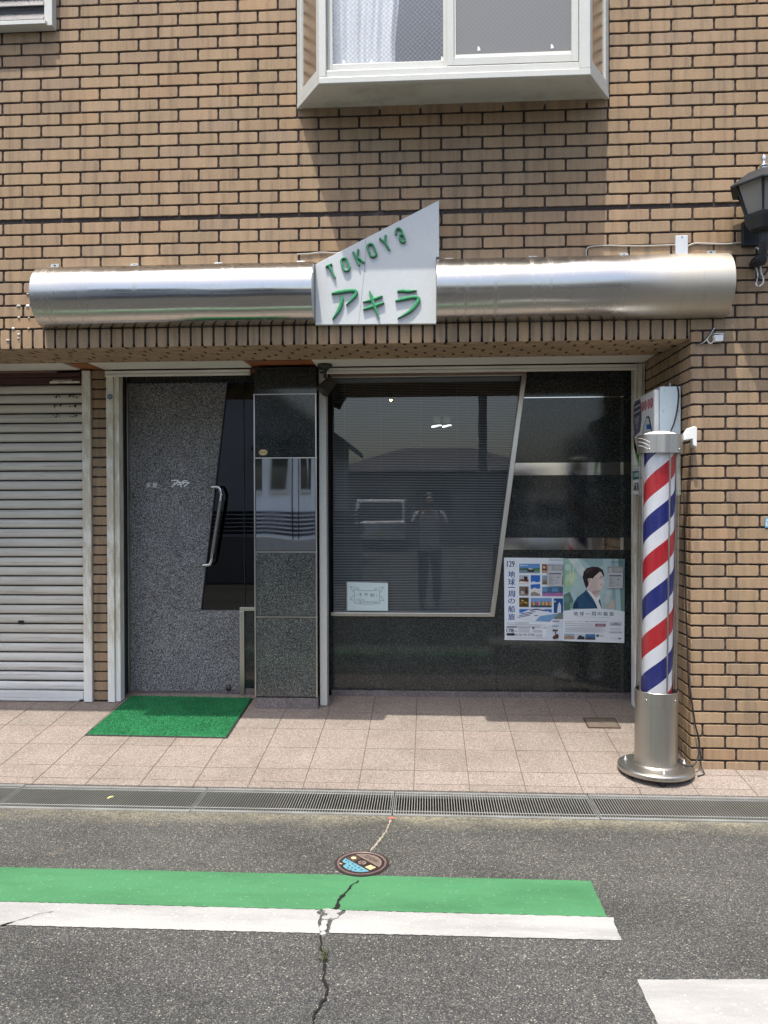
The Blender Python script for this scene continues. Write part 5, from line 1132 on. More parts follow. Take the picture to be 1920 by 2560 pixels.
for j, ch in enumerate('快適健美'):
    cx_ = 0.50 + j * 0.125 + (0.02 if j > 1 else 0); FA.p([(cx_ + 0.056 * cos(t * pi / 10), 0.115 + 0.050 * sin(t * pi / 10)) for t in range(20)], L(180, 60, 72)); FA.t(ch, cx_ - 0.038, 0.082, 0.076, 0.066, L(226, 205, 206), .02)
FA.p([(0.48, 0.42), (0.52, 0.33), (0.66, 0.24), (0.70, 0.23), (0.80, 0.24), (0.93, 0.40), (0.86, 0.44), (0.70, 0.48), (0.55, 0.48)], L(40, 44, 48)); FA.p([(0.50, 0.415), (0.54, 0.335), (0.67, 0.25), (0.76, 0.25), (0.90, 0.395), (0.85, 0.43), (0.56, 0.465)], L(196, 200, 196)); FA.p([(0.68, 0.31), (0.84, 0.32), (0.88, 0.375), (0.67, 0.355)], L(36, 92, 170)); FA.p([(0.60, 0.41), (0.80, 0.425), (0.74, 0.465), (0.57, 0.455)], L(176, 36, 32))
FA.t('理容組合', 0.06, 0.41, 0.34, 0.035, L(176, 96, 96)); FA.t('加盟店', 0.10, 0.455, 0.22, 0.025, L(176, 120, 120))
FA.p([(0.02, 0.36), (0.06, 0.50), (0.30, 0.50), (0.44, 0.72), (0.30, 0.72), (0.12, 0.56)], L(110, 170, 64)); FA.t('HAIR', 0.04, 0.695, 0.26, 0.018, L(110, 114, 118)); FA.t('SALON', 0.04, 0.725, 0.30, 0.022, L(110, 114, 118))
FA.p([(0.01, 0.755), (0.36, 0.755), (0.42, 0.83), (0.98, 0.83), (0.98, 0.845), (0.01, 0.845)], L(24, 96, 84)); FA.t('全理連', 0.05, 0.775, 0.26, 0.045, L(210, 224, 220), .02)
FA.t('床屋', 0.06, 0.875, 0.30, 0.090, L(20, 20, 22), .08); FA.t('アキラ', 0.48, 0.885, 0.42, 0.080, L(60, 60, 66), .02)
FA.build('artwork', M['print'], LB, fix=False)
cab = lambda pts, r, name, m, parent=None, label=None: (lambda g: (g.tube(spline(pts, 6), r, seg=8), g.build(name, M[m], parent, label=label, cat='cable' if label else None)))(MB())
cab([(1.452, 0.26, 2.192), (1.455, 0.18, 2.205), (1.468, 0.142, 2.17), (1.465, 0.140, 2.08), (1.44, 0.12, 1.98), (1.40, 0.06, 1.92), (1.375, 0.02, 1.885)], 0.0042, 'power_lead', 'blackcable', LB)
for y_ in (0.34, 0.22): part('hanger', M['galv'], lambda g: g.box(1.44, 1.448, y_, y_ + 0.006, LZ1 + 0.001, LZ1 + 0.032), LB)

# ------------------------------------------------------------------ barber pole
px_, py_ = 1.283, -0.045; pf = floor_z(py_)
BP = empty('barber_pole', (px_, py_, pf), 'standing barber pole with red, white and blue stripes on a round steel base', 'barber pole')
OR = (px_, py_, 0.0)
g = MB(); g.lathe([(0.18, pf + 0.012), (0.205, pf + 0.014), (0.2085, pf + 0.020), (0.2085, pf + 0.036), (0.204, pf + 0.043), (0.19, pf + 0.047), (0.118, pf + 0.050)], px_, py_, seg=72, cap0=True, crisp=True)
g.build('base', M['polesteel'], BP, origin=OR)
for k in range(6):
    a = k * pi / 3 + 0.45; fx, fy = px_ + 0.17 * cos(a), py_ + 0.17 * sin(a); g = MB(); g.lathe([(0.018, floor_z(fy) + 0.0005), (0.018, pf + 0.0125)], fx, fy, seg=14, cap0=True); g.build('foot', M['rubber'], BP)
for a in (2.75, 0.1, 4.7):
    g = MB(); cx_, cy2 = px_ + 0.165 * cos(a), py_ + 0.165 * sin(a); g.lathe([(0.010, pf + 0.046), (0.010, pf + 0.053), (0.005, pf + 0.055), (0.004, pf + 0.068), (0.001, pf + 0.070)], cx_, cy2, seg=12); g.build('bolt', M['galv'], BP)
g = MB(); g.lathe([(0.127, pf + 0.050), (0.121, pf + 0.054), (0.1160, pf + 0.058), (0.1160, 0.372), (0.1185, 0.373), (0.1185, 0.448), (0.1165, 0.450), (0.114, 0.448), (0.114, 0.41)], px_, py_, seg=64, crisp=True); g.lathe([(0.114, 0.418), (0.083, 0.418)], px_, py_, 1, seg=64); g.build('lower_casing', [M['polesteel'], M['darkiron']], BP, origin=OR)
for a in (-pi / 2 - 0.75, -pi / 2 + 0.72):
    for zz, rr in ((0.408, 0.1185), (1.803, 0.1225)):
        g = MB(); c_ = Vector((px_ + rr * cos(a), py_ + rr * sin(a), zz)); ax = Vector((cos(a), sin(a), 0)); e1 = Vector((-sin(a), cos(a), 0)); g.loops([[c_ + ax * d + e1 * r * cos(2 * pi * i / 12) + Vector((0, 0, r * sin(2 * pi * i / 12))) for i in range(12)] for r, d in ((0.006, 0), (0.005, 0.003), (0.002, 0.0045))], 0, None, True, True, False, True); g.build('rivet', M['chrome'], BP)
g = MB(); g.lathe([(0.083, 0.432), (0.083, 1.80)], px_, py_, seg=64); g.build('striped_drum', m_stripe(0.085), BP, origin=OR)
g = MB(); g.lathe([(0.1115, 0.446), (0.1115, 1.785)], px_, py_, seg=64); g.build('clear_tube', M['acrylic'], BP, origin=OR)
for a in (-pi / 2 + 0.27, -pi / 2 - 1.27, pi / 2 + 0.27, 0.27): part('rod', M['steel'], lambda g: g.tube([(px_ + 0.104 * cos(a), py_ + 0.104 * sin(a), 0.44), (px_ + 0.104 * cos(a), py_ + 0.104 * sin(a), 1.79)], 0.0045, seg=10), BP)
g = MB(); g.lathe([(0.106, 1.784), (0.1225, 1.782), (0.1225, 1.884), (0.1205, 1.886), (0.118, 1.884), (0.118, 1.86)], px_, py_, seg=64, crisp=True); g.build('top_casing', M['polesteel'], BP, origin=OR)
g = MB(); g.lathe([(0.117, 1.872), (0.100, 1.886), (0.078, 1.898), (0.05, 1.9055), (0.02, 1.909), (0.001, 1.9095)], px_, py_, seg=48); g.build('dome', M['plastic'], BP, origin=OR)
EM = MB()
for j in range(3): EM.tube([(px_ + 0.1227 * cos(a), py_ + 0.1227 * sin(a), 1.868 - j * 0.021 - 0.030 * t * t) for t, a in [(i / 8, -pi / 2 - 1.50 + 0.80 * i / 8) for i in range(9)]], 0.0010, seg=6)
EM.build('wave_trim', M['plastic'], BP)
bq = [on_y(x, y, -0.06) for x, y in [(1696, 1101), (1700, 1082), (1708, 1070), (1722, 1065), (1729, 1068), (1729, 1117), (1720, 1113), (1718, 1097)]]
g = MB(); g.prism([(p.x, -0.075, p.z) for p in bq], (0, 0.045, 0)); g.prism([(bq[4].x - 0.012, -0.0745, bq[4].z - 0.002), (bq[4].x + 0.001, -0.0745, bq[4].z - 0.002), (bq[5].x + 0.001, -0.0745, bq[5].z + 0.002), (bq[5].x - 0.012, -0.0745, bq[5].z + 0.002)], (0, 0.0735, 0)); g.build('wall_bracket', M['plastic'], BP, 0.004)
BP.rotation_euler = (0, radians(0.75), 0)
POLECAB = [on_y(x, y, Y) for x, y, Y in [(1711, 1140, 0.14), (1711, 1240, 0.12), (1712, 1380, 0.10), (1716, 1540, 0.07), (1721, 1680, 0.01), (1730, 1755, -0.02), (1739, 1815, -0.03), (1747, 1845, -0.035), (1748, 1880, -0.04), (1738, 1908, -0.06), (1722, 1917, -0.08), (1700, 1907, -0.09), (1688, 1898, -0.085)]]
cab(POLECAB, 0.0048, 'power_lead', 'blackcable', None, 'black power lead hanging down the pier to the barber pole base')
cab([on_y(x, y, Y) for x, y, Y in [(1741, 1825, -0.028), (1746, 1850, -0.018), (1752, 1890, -0.02), (1753, 1915, -0.03)]] + [Vector((1.545, -0.07, floor_z(-0.07) + 0.006)), Vector((1.50, -0.10, floor_z(-0.1) + 0.005))], 0.0036, 'thin_lead', 'blackcable', None, 'thin second lead curling onto the tiles beside the pole base')

# ------------------------------------------------------------------ floor things
MT = empty('door_mat', (-1.73, 0.7, floor_z(0.7)), 'green turf door mat with a black rubber edge before the door', 'door mat')
mc = [(-2.180, 1.058), (-1.268, 1.040), (-1.275, 0.332), (-2.208, 0.346)]
def mp(u, v):
    t = Vector((mc[0][0], mc[0][1])) * (1 - u) + Vector((mc[1][0], mc[1][1])) * u; b = Vector((mc[3][0], mc[3][1])) * (1 - u) + Vector((mc[2][0], mc[2][1])) * u; return t * (1 - v) + b * v
g = MB(); q = [mp(0, 0), mp(1, 0), mp(1, 1), mp(0, 1)]; g.prism([(p.x, p.y, floor_z(p.y) + 0.006) for p in q], (0, 0, -0.0055)); g.build('rubber_edge', M['rubber'], MT, 0.002)
g = MB(); nu, nv = 230, 170; ids = []
for j in range(nv + 1):
    for i in range(nu + 1):
        u, v = 0.012 + 0.974 * i / nu, 0.014 + 0.970 * j / nv; p = mp(u, v); ed = min(i, j, nu - i, nv - j)
        g.v.append((p.x + (rnd.random() - .5) * 0.004, p.y + (rnd.random() - .5) * 0.004, floor_z(p.y) + 0.0062 + (0.013 * rnd.random() ** 1.3 if ed > 0 else 0.0)))
for j in range(nv):
    for i in range(nu):
        k = 0.75 + 0.6 * rnd.random(); a = j * (nu + 1) + i; g.face((a, a + 1, a + nu + 2, a + nu + 1), 0, (0.020 * k, 0.185 * k, 0.066 * k))
g.build('turf', M['matg'], MT, fix=False)
# little floor grille in the paving
fa = [(1.017, 0.744), (1.222, 0.744), (1.247, 0.577), (1.050, 0.577)]; fz = 0.0035
FG = empty('floor_grille', (1.13, 0.66, floor_z(0.66)), 'small brown cast floor grille set in the tiles near the post', 'floor drain')
gx0, gx1, gy0, gy1 = 1.030, 1.242, 0.575, 0.745
def sl(x, y, dz): return (x, y, floor_z(y) + dz)
def sbox(g, x0, x1, y0, y1, d0, d1):
    p = [sl(x, y, d) for d in (d0, d1) for y in (y0, y1) for x in (x0, x1)]; n = g.add(p)
    for q in ((0, 2, 3, 1), (4, 5, 7, 6), (0, 1, 5, 4), (2, 6, 7, 3), (0, 4, 6, 2), (1, 3, 7, 5)): g.face([n + i for i in q])
part('frame', paint('rusty_iron', (0.10, 0.065, 0.05), 0.7, 0.3, 0.3, 20), lambda g: (sbox(g, gx0, gx1, gy0, gy0 + 0.010, 0.0, 0.007), sbox(g, gx0, gx1, gy1 - 0.010, gy1, 0.0, 0.007), sbox(g, gx0, gx0 + 0.010, gy0 + 0.0101, gy1 - 0.0101, 0.0, 0.007), sbox(g, gx1 - 0.010, gx1, gy0 + 0.0101, gy1 - 0.0101, 0.0, 0.007)), FG)
part('hole', M['crack'], lambda g: sbox(g, gx0 + 0.0101, gx1 - 0.0101, gy0 + 0.0101, gy1 - 0.0101, 0.0002, 0.0012), FG)
def mesh_(g):
    for k in range(16): x = gx0 + 0.016 + k * 0.0122; sbox(g, x, x + 0.0052, gy0 + 0.0102, gy1 - 0.0102, 0.002, 0.006)
    for k in range(12): y = gy0 + 0.016 + k * 0.0122; sbox(g, gx0 + 0.0102, gx1 - 0.0102, y, y + 0.0048, 0.0018, 0.0056)
part('grid', paint('dusty_iron', (0.22, 0.18, 0.14), 0.8, 0.3, 0.3, 20), mesh_, FG)

# gratings over the gutter
GP, GZ = 1.031, -0.056; GX = [-0.183 + GP * k for k in range(-4, 4)]
glab = ['leftmost drain grating of the row beyond the shutter', 'drain grating in front of the rolling shutter at far left', 'drain grating in front of the green door mat', 'middle drain grating in front of the mirror pillar and window', 'drain grating before the window end nearest the barber pole', 'drain grating in front of the barber pole and brick pier', 'last drain grating past the barber pole towards the street corner']
def make_grating():
    r = empty('drain_grating', (0, -0.478, GZ)); y0, y1 = -0.640, -0.3145; w_ = GP - 0.004
    r0 = r
    part('flange', M['flange'], lambda g: (g.box(0.001, w_, y1 - 0.022, y1, GZ - 0.030, GZ), g.box(0.001, w_, y0, y0 + 0.022, GZ - 0.030, GZ), g.box(0.001, 0.006, y0 + 0.0221, y1 - 0.0221, GZ - 0.03, GZ), g.box(w_ - 0.005, w_, y0 + 0.0221, y1 - 0.0221, GZ - 0.03, GZ)), r, 0.0015)
    def bars(g):
        n = 74; p_ = (w_ - 0.012) / n
        for k in range(n): x = 0.006 + p_ * (k + 0.5); g.box(x - 0.0017, x + 0.0017, y0 + 0.0222, y1 - 0.0222, GZ - 0.018, GZ - 0.0045); g.box(x - 0.0020, x + 0.0020, y0 + 0.0222, y1 - 0.0222, GZ - 0.0044, GZ - 0.002, 1)
    part('bars', [M['bars'], M['barcap']], bars, r)
    part('cross_rod', M['flange'], lambda g: g.tube([(0.007, y1 - 0.052, GZ - 0.0015), (w_ - 0.006, y1 - 0.052, GZ - 0.0015)], 0.0032, seg=8), r); part('cross_rod', M['flange'], lambda g: g.tube([(0.007, y0 + 0.052, GZ - 0.0015), (w_ - 0.006, y0 + 0.052, GZ - 0.0015)], 0.0032, seg=8), r)
    return r
gr0 = make_grating(); kids = [o for o in bpy.data.objects if o.parent == gr0]
for i, x in enumerate(GX[:7]):
    if i == 0: r = gr0
    else:
        r = gr0.copy(); COL.objects.link(r)
        for ch in kids: c = ch.copy(); COL.objects.link(c); c.parent = r; c.matrix_parent_inverse = ch.matrix_parent_inverse.copy()
    r.location = (x, -0.478, GZ + [0, 0.001, -0.001, 0.0, -0.001, 0.001, 0][i]); tag(r, glab[i], 'drain grating', 'steel gratings over the gutter')

# decorated valve cover in the road
MH = empty('valve_cover', (MHC[0], MHC[1], ROAD), 'small round iron valve cover with blue and cream panels at the green band', 'manhole cover')
def disc(r, n=56, a0=0): return [(MHC[0] + r * cos(2 * pi * k / n + a0), MHC[1] + r * sin(2 * pi * k / n + a0)) for k in range(n)]
iron = paint('cover_iron', (0.040, 0.028, 0.024), 0.55, 0.5, 0.3, 30, 0.3); rim = paint('worn_cover_rim', (0.17, 0.12, 0.11), 0.45, 0.5, 0.3, 30, 0.2)
g = MB(); rings = [[(x, y, ROAD + z) for x, y in disc(r)] for r, z in ((0.1185, 0.0), (0.1185, 0.005), (0.112, 0.0055), (0.108, 0.0035))]; g.loops(rings, 0, None, False); g.build('ring', iron, MH)
g = MB(); g.loops([[(x, y, ROAD + z) for x, y in disc(r)] for r, z in ((0.1075, 0.002), (0.1075, 0.0062), (0.102, 0.0064), (0.100, 0.0046))], 0, None, False, True, False, True); g.build('lid', rim, MH)
ang = radians(-46); ca, sa = cos(ang), sin(ang)
def mh(u, v, k=0): return (MHC[0] + (u * ca - v * sa) * 0.1, MHC[1] + (u * sa + v * ca) * 0.1, ROAD + 0.0052 + 0.0004 * k)
def seg_(v0, r=0.86, up=True, n=20):
    a = math.asin(v0 / r); A_ = [a + (pi - 2 * a) * k / n for k in range(n + 1)] if up else [pi - a + (pi + 2 * a) * k / n for k in range(n + 1)]
    return [(r * cos(t), r * sin(t)) for t in A_]
g = MB()
g.poly([mh(u, v) for u, v in [(0.985 * cos(2 * pi * k / 48), 0.985 * sin(2 * pi * k / 48)) for k in range(48)]], 0, (0.030, 0.018, 0.016))
g.poly([mh(u, v, 1) for u, v in seg_(0.30)], 0, (0.20, 0.155, 0.125)); g.poly([mh(u, v, 2) for u, v in seg_(0.36, 0.80)], 0, (0.145, 0.115, 0.095))
mb_f = lambda u, v: mh(u, v, 3)
put_text(g, '仕切弁', mb_f, -0.40, 0.42, 0.80, 0.26, 0, (0.02, 0.015, 0.012), .03)
blue = [p for p in seg_(-0.26, 0.86, False)]
g.poly([mh(u, v, 1) for u, v in blue], 0, (0.10, 0.25, 0.31)); g.poly([mh(u, v, 2) for u, v in [(-0.62, -0.60), (-0.36, -0.56), (-0.30, -0.84), (-0.62, -0.80)]], 0, (0.03, 0.018, 0.016)); g.poly([mh(u, v, 3) for u, v in [(-0.62, -0.74), (-0.46, -0.70), (-0.44, -0.80), (-0.58, -0.80)]], 0, (0.34, 0.31, 0.2))
for (u, v) in [(-.62, -.36), (-.42, -.40), (-.16, -.38), (.06, -.42), (.30, -.40), (.52, -.44), (-.14, -.58), (.10, -.62), (.32, -.62), (.0, -.76), (.22, -.78)]: g.poly([mh(u + 0.05 * cos(t * pi / 6), v + 0.035 * sin(t * pi / 6), 3) for t in range(12)], 0, (0.03, 0.03, 0.03))
for uc, col in ((-0.58, None), (0.0, None), (0.58, None)):
    if uc < -0.1: g.poly([mh(u, v, 1) for u, v in [(uc - .22, -.18), (uc + .22, -.18), (uc + .22, .20), (uc - .22, .20)]], 0, (0.16, 0.11, 0.09)); g.poly([mh(u, v, 2) for u, v in [(uc - .19, -.15), (uc + .19, -.15), (uc + .19, .17), (uc - .19, .17)]], 0, (0.03, 0.018, 0.016)); g.poly([mh(uc + 0.13 * cos(t * pi / 6), 0.01 + 0.12 * sin(t * pi / 6), 3) for t in range(12)], 0, (0.50, 0.46, 0.26))
    elif uc < 0.1:
        g.poly([mh(uc + 0.19 * cos(t * pi / 8), 0.02 + 0.17 * sin(t * pi / 8), 1) for t in range(16)], 0, (0.24, 0.19, 0.16))
        for d in (-0.11, -0.02, 0.07): g.poly([mh(u, v, 2) for u, v in [(d, -.12), (d + .05, -.10), (d + .02, .14), (d - .03, .12)]], 0, (0.03, 0.02, 0.018))
    else:
        g.poly([mh(u, v, 1) for u, v in [(uc - .18, -.16), (uc + .18, -.16), (uc + .16, .18), (uc - .17, .16)]], 0, (0.56, 0.50, 0.28))
        for d in (-0.12, -0.05, 0.02, 0.09): g.poly([mh(u, v, 2) for u, v in [(uc + d, -.15), (uc + d + .018, -.15), (uc + d + .03, .16), (uc + d + .012, .16)]], 0, (0.05, 0.035, 0.03))
g.build('enamel_panels', M['print'], MH, fix=False)

# weed in the crack, litter, survey mark
wc = on_z(812, 2394, ROAD); g = MB()
for k in range(20):
    a = rnd.random() * 2 * pi; h = 0.008 + 0.014 * rnd.random(); b = Vector((wc.x + (rnd.random() - .5) * 0.020, wc.y + (rnd.random() - .5) * 0.055, ROAD)); tip = b + Vector((cos(a) * h * 0.8, sin(a) * h * 0.8, h)); s_ = Vector((-sin(a), cos(a), 0)) * 0.0016
    mid = b.lerp(tip, .55) + Vector((0, 0, 0.004)); g.poly([b - s_, b + s_, mid + s_ * 1.3, tip, mid - s_ * 1.3])
g.build('weed', M['leaf'], label='small tuft of weed growing in the road crack', cat='weed', fix=False)
lp_ = on_z(276, 1995, GZ); g = MB(); g.tube([(lp_.x - 0.009, lp_.y - 0.014, GZ + 0.004), (lp_.x, lp_.y, GZ + 0.005), (lp_.x + 0.009, lp_.y + 0.013, GZ + 0.004)], [0.005, 0.0055, 0.0045], 0, L(225, 215, 150), 8); g.build('cigarette_end', M['print'], label='pale yellow cigarette end lying on a drain grating', cat='litter')
rp_ = on_z(979, 2046, ROAD); g = MB(); g.poly([(rp_.x + 0.018 * cos(t * pi / 8) * (0.9 + 0.2 * rnd.random()), rp_.y + 0.014 * sin(t * pi / 8), ROAD + 0.003) for t in range(16)], 0, (0.36, 0.13, 0.10)); g.build('survey_mark', M['print'], kind='structure', fix=False)

# ================================================================== ACROSS THE STREET (seen in the glass, the steel and the polished stone)
siding = paint('pale_grey_siding', (0.80, 0.79, 0.77), 0.7, 0.3, 0.1, 3); darkroof = paint('dark_roof_tile', (0.05, 0.05, 0.055), 0.6, 0.4, 0.25, 4); plaster = paint('beige_plaster', (0.48, 0.44, 0.38), 0.85, 0.2, 0.12, 2)
block = paint('concrete_block', (0.30, 0.29, 0.27), 0.9, 0.2, 0.15, 6); carwhite = paint('white_car_paint', (0.72, 0.72, 0.71), 0.25, 0.6, 0.04, 2); tyre = M['rubber']; carglass = M['houseglass']; timber = paint('dark_pole_concrete', (0.26, 0.25, 0.23), 0.85)
H1 = empty('grey_house', (-5.5, -12.5, ROAD), 'grey sided gabled house across the street behind a black fence', 'house')
def gable(g): g.prism([(-9.2, -10.2, ROAD), (-2.35, -10.2, ROAD), (-2.35, -10.2, 3.15), (-5.8, -10.2, 5.5), (-9.2, -10.2, 3.15)], (0, -6, 0))
part('wall', siding, gable, H1)
part('roof', darkroof, lambda g: (g.prism([(-1.95, -9.8, 2.88), (-1.95, -9.8, 3.02), (-5.8, -9.8, 5.70), (-5.8, -9.8, 5.53)], (0, -6.8, 0)), g.prism([(-9.6, -9.8, 3.02), (-9.6, -9.8, 2.88), (-5.81, -9.8, 5.53), (-5.81, -9.8, 5.70)], (0, -6.8, 0))), H1)
for x_, z_, hw in ((-3.05, 1.75, 0.24), (-5.4, 1.75, 0.45), (-7.6, 1.75, 0.45), (-5.4, 3.6, 0.45)):
    wf = part('window', M['white'], lambda g: (g.box(x_ - hw, x_ + hw, -10.2, -10.13, z_ + 0.85, z_ + 0.92), g.box(x_ - hw, x_ + hw, -10.2, -10.13, z_, z_ + 0.07), g.box(x_ - hw, x_ - (hw - 0.05), -10.2, -10.13, z_ + 0.0701, z_ + 0.8499), g.box(x_ + (hw - 0.05), x_ + hw, -10.2, -10.13, z_ + 0.0701, z_ + 0.8499)), H1)
    part('pane', M['houseglass'], lambda g: g.box(x_ - (hw - 0.05), x_ + (hw - 0.05), -10.2, -10.16, z_ + 0.0702, z_ + 0.8498), wf)
part('canopy', darkroof, lambda g: g.prism([(-3.75, -9.55, 2.72), (-2.55, -9.55, 2.72), (-2.55, -10.19, 2.95), (-3.75, -10.19, 2.95)], (0, 0, -0.05)), H1)
part('downpipe', M['darkiron'], lambda g: g.tube([(-2.62, -10.12, ROAD), (-2.62, -10.12, 3.0)], 0.03), H1)
FN = empty('slat_fence', (-5, -8.6, ROAD), 'black slatted fence on a low block wall across the street', 'fence')
part('block_wall', block, lambda g: g.box(-9.5, -1.3, -8.7, -8.58, ROAD, 0.86), FN)
part('slats', M['black'], lambda g: [g.box(-9.5, -1.3, -8.65, -8.63, 0.92 + k * 0.08, 0.975 + k * 0.08) for k in range(6)], FN)
for k in range(9): part('post', M['black'], lambda g: g.box(-9.4 + k, -9.36 + k, -8.68, -8.6505, 0.861, 1.42), FN)
H2 = empty('low_house', (0.5, -25, ROAD), 'low dark roofed house far across the car park', 'house')
part('wall', plaster, lambda g: g.box(-3.5, 4.2, -31, -24.5, ROAD, 2.75), H2)
part('roof', darkroof, lambda g: (lambda a: (g.loops([[(-4.2, -31.6, 2.7), (4.9, -31.6, 2.7), (4.9, -23.9, 2.7), (-4.2, -23.9, 2.7)], [(-4.2, -31.6, 2.82), (4.9, -31.6, 2.82), (4.9, -23.9, 2.82), (-4.2, -23.9, 2.82)], [(-1.0, -27.8, 4.0), (1.9, -27.8, 4.0), (1.9, -27.7, 4.0), (-1.0, -27.7, 4.0)]], 0, None, False, True, True, True)))(0), H2)
for x_ in (-2.2, 0.2, 2.6):
    part('window', M['houseglass'], lambda g: g.box(x_ - 0.7, x_ + 0.7, -24.53, -24.46, 0.9, 2.1), H2)
H3 = empty('dark_building', (9, -18, ROAD), 'tall dark rendered building at the right across the street', 'building')
part('wall', paint('dark_render', (0.10, 0.095, 0.09), 0.85, 0.2, 0.15, 1.5), lambda g: g.prism([(5.2, -15.5, ROAD), (13, -15.5, ROAD), (13, -15.5, 6.5), (6.6, -15.5, 6.5), (6.6, -15.5, 4.6), (5.2, -15.5, 3.9)], (0, -8, 0)), H3)
for x_ in (7.6, 9.6, 11.6): part('window', M['houseglass'], lambda g: g.box(x_ - 0.5, x_ + 0.5, -15.5, -15.44, 3.4, 4.5), H3)
H4 = empty('beige_house', (-12, -20, ROAD), 'beige two storey house further along across the street', 'house')
part('wall', plaster, lambda g: g.box(-17, -10.5, -26, -18, ROAD, 5.6), H4); part('roof', darkroof, lambda g: g.prism([(-17.5, -17.5, 5.601), (-10.0, -17.5, 5.601), (-13.7, -17.5, 7.6)], (0, -9, 0)), H4)
for x_ in (-15.5, -12.3):
    for z_ in (1.0, 3.6): part('window', M['houseglass'], lambda g: g.box(x_ - 0.6, x_ + 0.6, -18, -17.94, z_, z_ + 1.1), H4)
def upole(x, y, label):
    U = empty('utility_pole', (x, y, ROAD), label, 'utility pole', 'utility poles across the street')
    part('pole', timber, lambda g: g.tube([(x, y, ROAD), (x, y, 5), (x, y, 10.5)], [0.17, 0.15, 0.11], seg=14), U)
    for z_ in (8.3, 9.6): part('crossarm', M['galv'], lambda g: g.box(x - 0.9, x + 0.9, y - 0.24, y - 0.16, z_, z_ + 0.09), U)
    part('transformer', M['galv'], lambda g: g.lathe([(0.0, 6.3), (0.26, 6.3), (0.26, 7.2), (0.2, 7.28), (0.0, 7.3)], x - 0.42, y, seg=18), U)
    return U
upole(1.9, -20.5, 'concrete utility pole with a transformer beside the car park'); upole(-14, -9.5, 'concrete utility pole left of the grey house')
for k, (z_, dy) in enumerate(((9.75, -0.2), (8.45, -0.2), (7.4, 0.1))):
    g = MB(); g.tube(spline([(-14, -9.5 + dy, z_), (-6, -15 + dy, z_ - 0.5), (1.9, -20.5 + dy, z_)], 10), 0.02, seg=5); g.build('overhead_wire', M['blackcable'], label=['top overhead wire between the two utility poles', 'middle overhead wire between the two utility poles', 'lowest overhead wire between the two utility poles'][k], cat='wire', group='overhead wires')
def van(x, y, label, h=1.85):
    V = empty('parked_van', (x, y, ROAD), label, 'van', 'vans parked across the street'); w_ = 0.84
    prof = [(0, 0.35), (0, 0.95), (0.12, 1.05), (0.55, h - 0.08), (0.8, h), (3.9, h), (4.05, h - 0.15), (4.1, 1.0), (4.15, 0.4)]
    def body(g): g.prism([(x - w_, y - a, ROAD + b) for a, b in prof], (2 * w_, 0, 0))
    part('body', carwhite, body, V, 0.05)
    part('windscreen', carglass, lambda g: g.prism([(x - w_ + 0.09, y - 0.135, ROAD + 1.08), (x + w_ - 0.09, y - 0.135, ROAD + 1.08), (x + w_ - 0.14, y - 0.52, ROAD + h - 0.12), (x - w_ + 0.14, y - 0.52, ROAD + h - 0.12)], (0, 0.03, 0.012)), V)
    for s_ in (-1, 1):
        part('side_window', carglass, lambda g: g.box(x + s_ * w_ - 0.012, x + s_ * w_ + 0.012, y - 3.7, y - 0.9, ROAD + 1.05, ROAD + h - 0.2), V)
        part('headlight', M['milk'], lambda g: g.box(x + s_ * 0.66 - 0.13, x + s_ * 0.66 + 0.13, y - 0.02, y + 0.02, ROAD + 0.72, ROAD + 0.88), V, 0.01)
        for a in (0.75, 3.35):
            wv = part('wheel', tyre, lambda g: g.loops([[(x + s_ * (w_ - d), y - a + r * cos(2 * pi * k / 24), ROAD + 0.30 + r * sin(2 * pi * k / 24)) for k in range(24)] for r, d in ((0.17, -0.01), (0.28, -0.01), (0.30, 0.02), (0.30, 0.17), (0.2, 0.18))], 0, None, True, True, True, True), V)
    part('number_plate', paint('yellow_plate', (0.6, 0.5, 0.08), 0.5), lambda g: g.box(x - 0.16, x + 0.16, y + 0.001, y + 0.02, ROAD + 0.48, ROAD + 0.64), V)
    part('bumper', M['black'], lambda g: g.box(x - w_ + 0.02, x + w_ - 0.02, y - 0.06, y + 0.05, ROAD + 0.28, ROAD + 0.42), V, 0.02)
van(3.9, -16.5, 'white parked van before the dark building'); van(-1.6, -19, 'white parked van in front of the low house', 1.75)

# the person taking the picture, only ever seen mirrored in the dark window
PR = empty('person', (0.02, -4.93, ROAD), 'standing person in a white shirt and dark trousers holding up a phone', 'person')
def skinmesh(name, verts, edges, m, parent, sub=2):
    me = bpy.data.meshes.new(name); me.from_pydata([v[:3] for v in verts], edges, []); me.materials.append(m); o = bpy.data.objects.new(name, me); COL.objects.link(o)
    o.modifiers.new('skin', 'SKIN'); lay = me.skin_vertices[0].data if len(me.skin_vertices) else None
    if lay is None: me.skin_vertices.new() if hasattr(me.skin_vertices, 'new') else None; lay = me.skin_vertices[0].data
    for d, v in zip(lay, verts): d.radius = (v[3], v[4] if len(v) > 4 else v[3]); d.use_root = False
    lay[0].use_root = True
    s_ = o.modifiers.new('sub', 'SUBSURF'); s_.levels = sub; s_.render_levels = sub
    for p in me.polygons: p.use_smooth = True
    o.parent = parent; o.matrix_parent_inverse = Matrix.Translation(-WL[parent.name]); WL[o.name] = Vector((0, 0, 0)); return o
BX, BY, BZ = 0.02, -4.93, ROAD
def bp(x, y, z): return (BX + x, BY + y, BZ + z)
skinm, hairm, shirt, trous, shoe = paint('skin', (0.52, 0.34, 0.25), 0.5), paint('black_hair', (0.012, 0.010, 0.010), 0.5), paint('white_shirt_cloth', (0.68, 0.68, 0.68), 0.85), paint('dark_trouser_cloth', (0.03, 0.032, 0.04), 0.85), paint('dark_shoe', (0.02, 0.02, 0.02), 0.5)
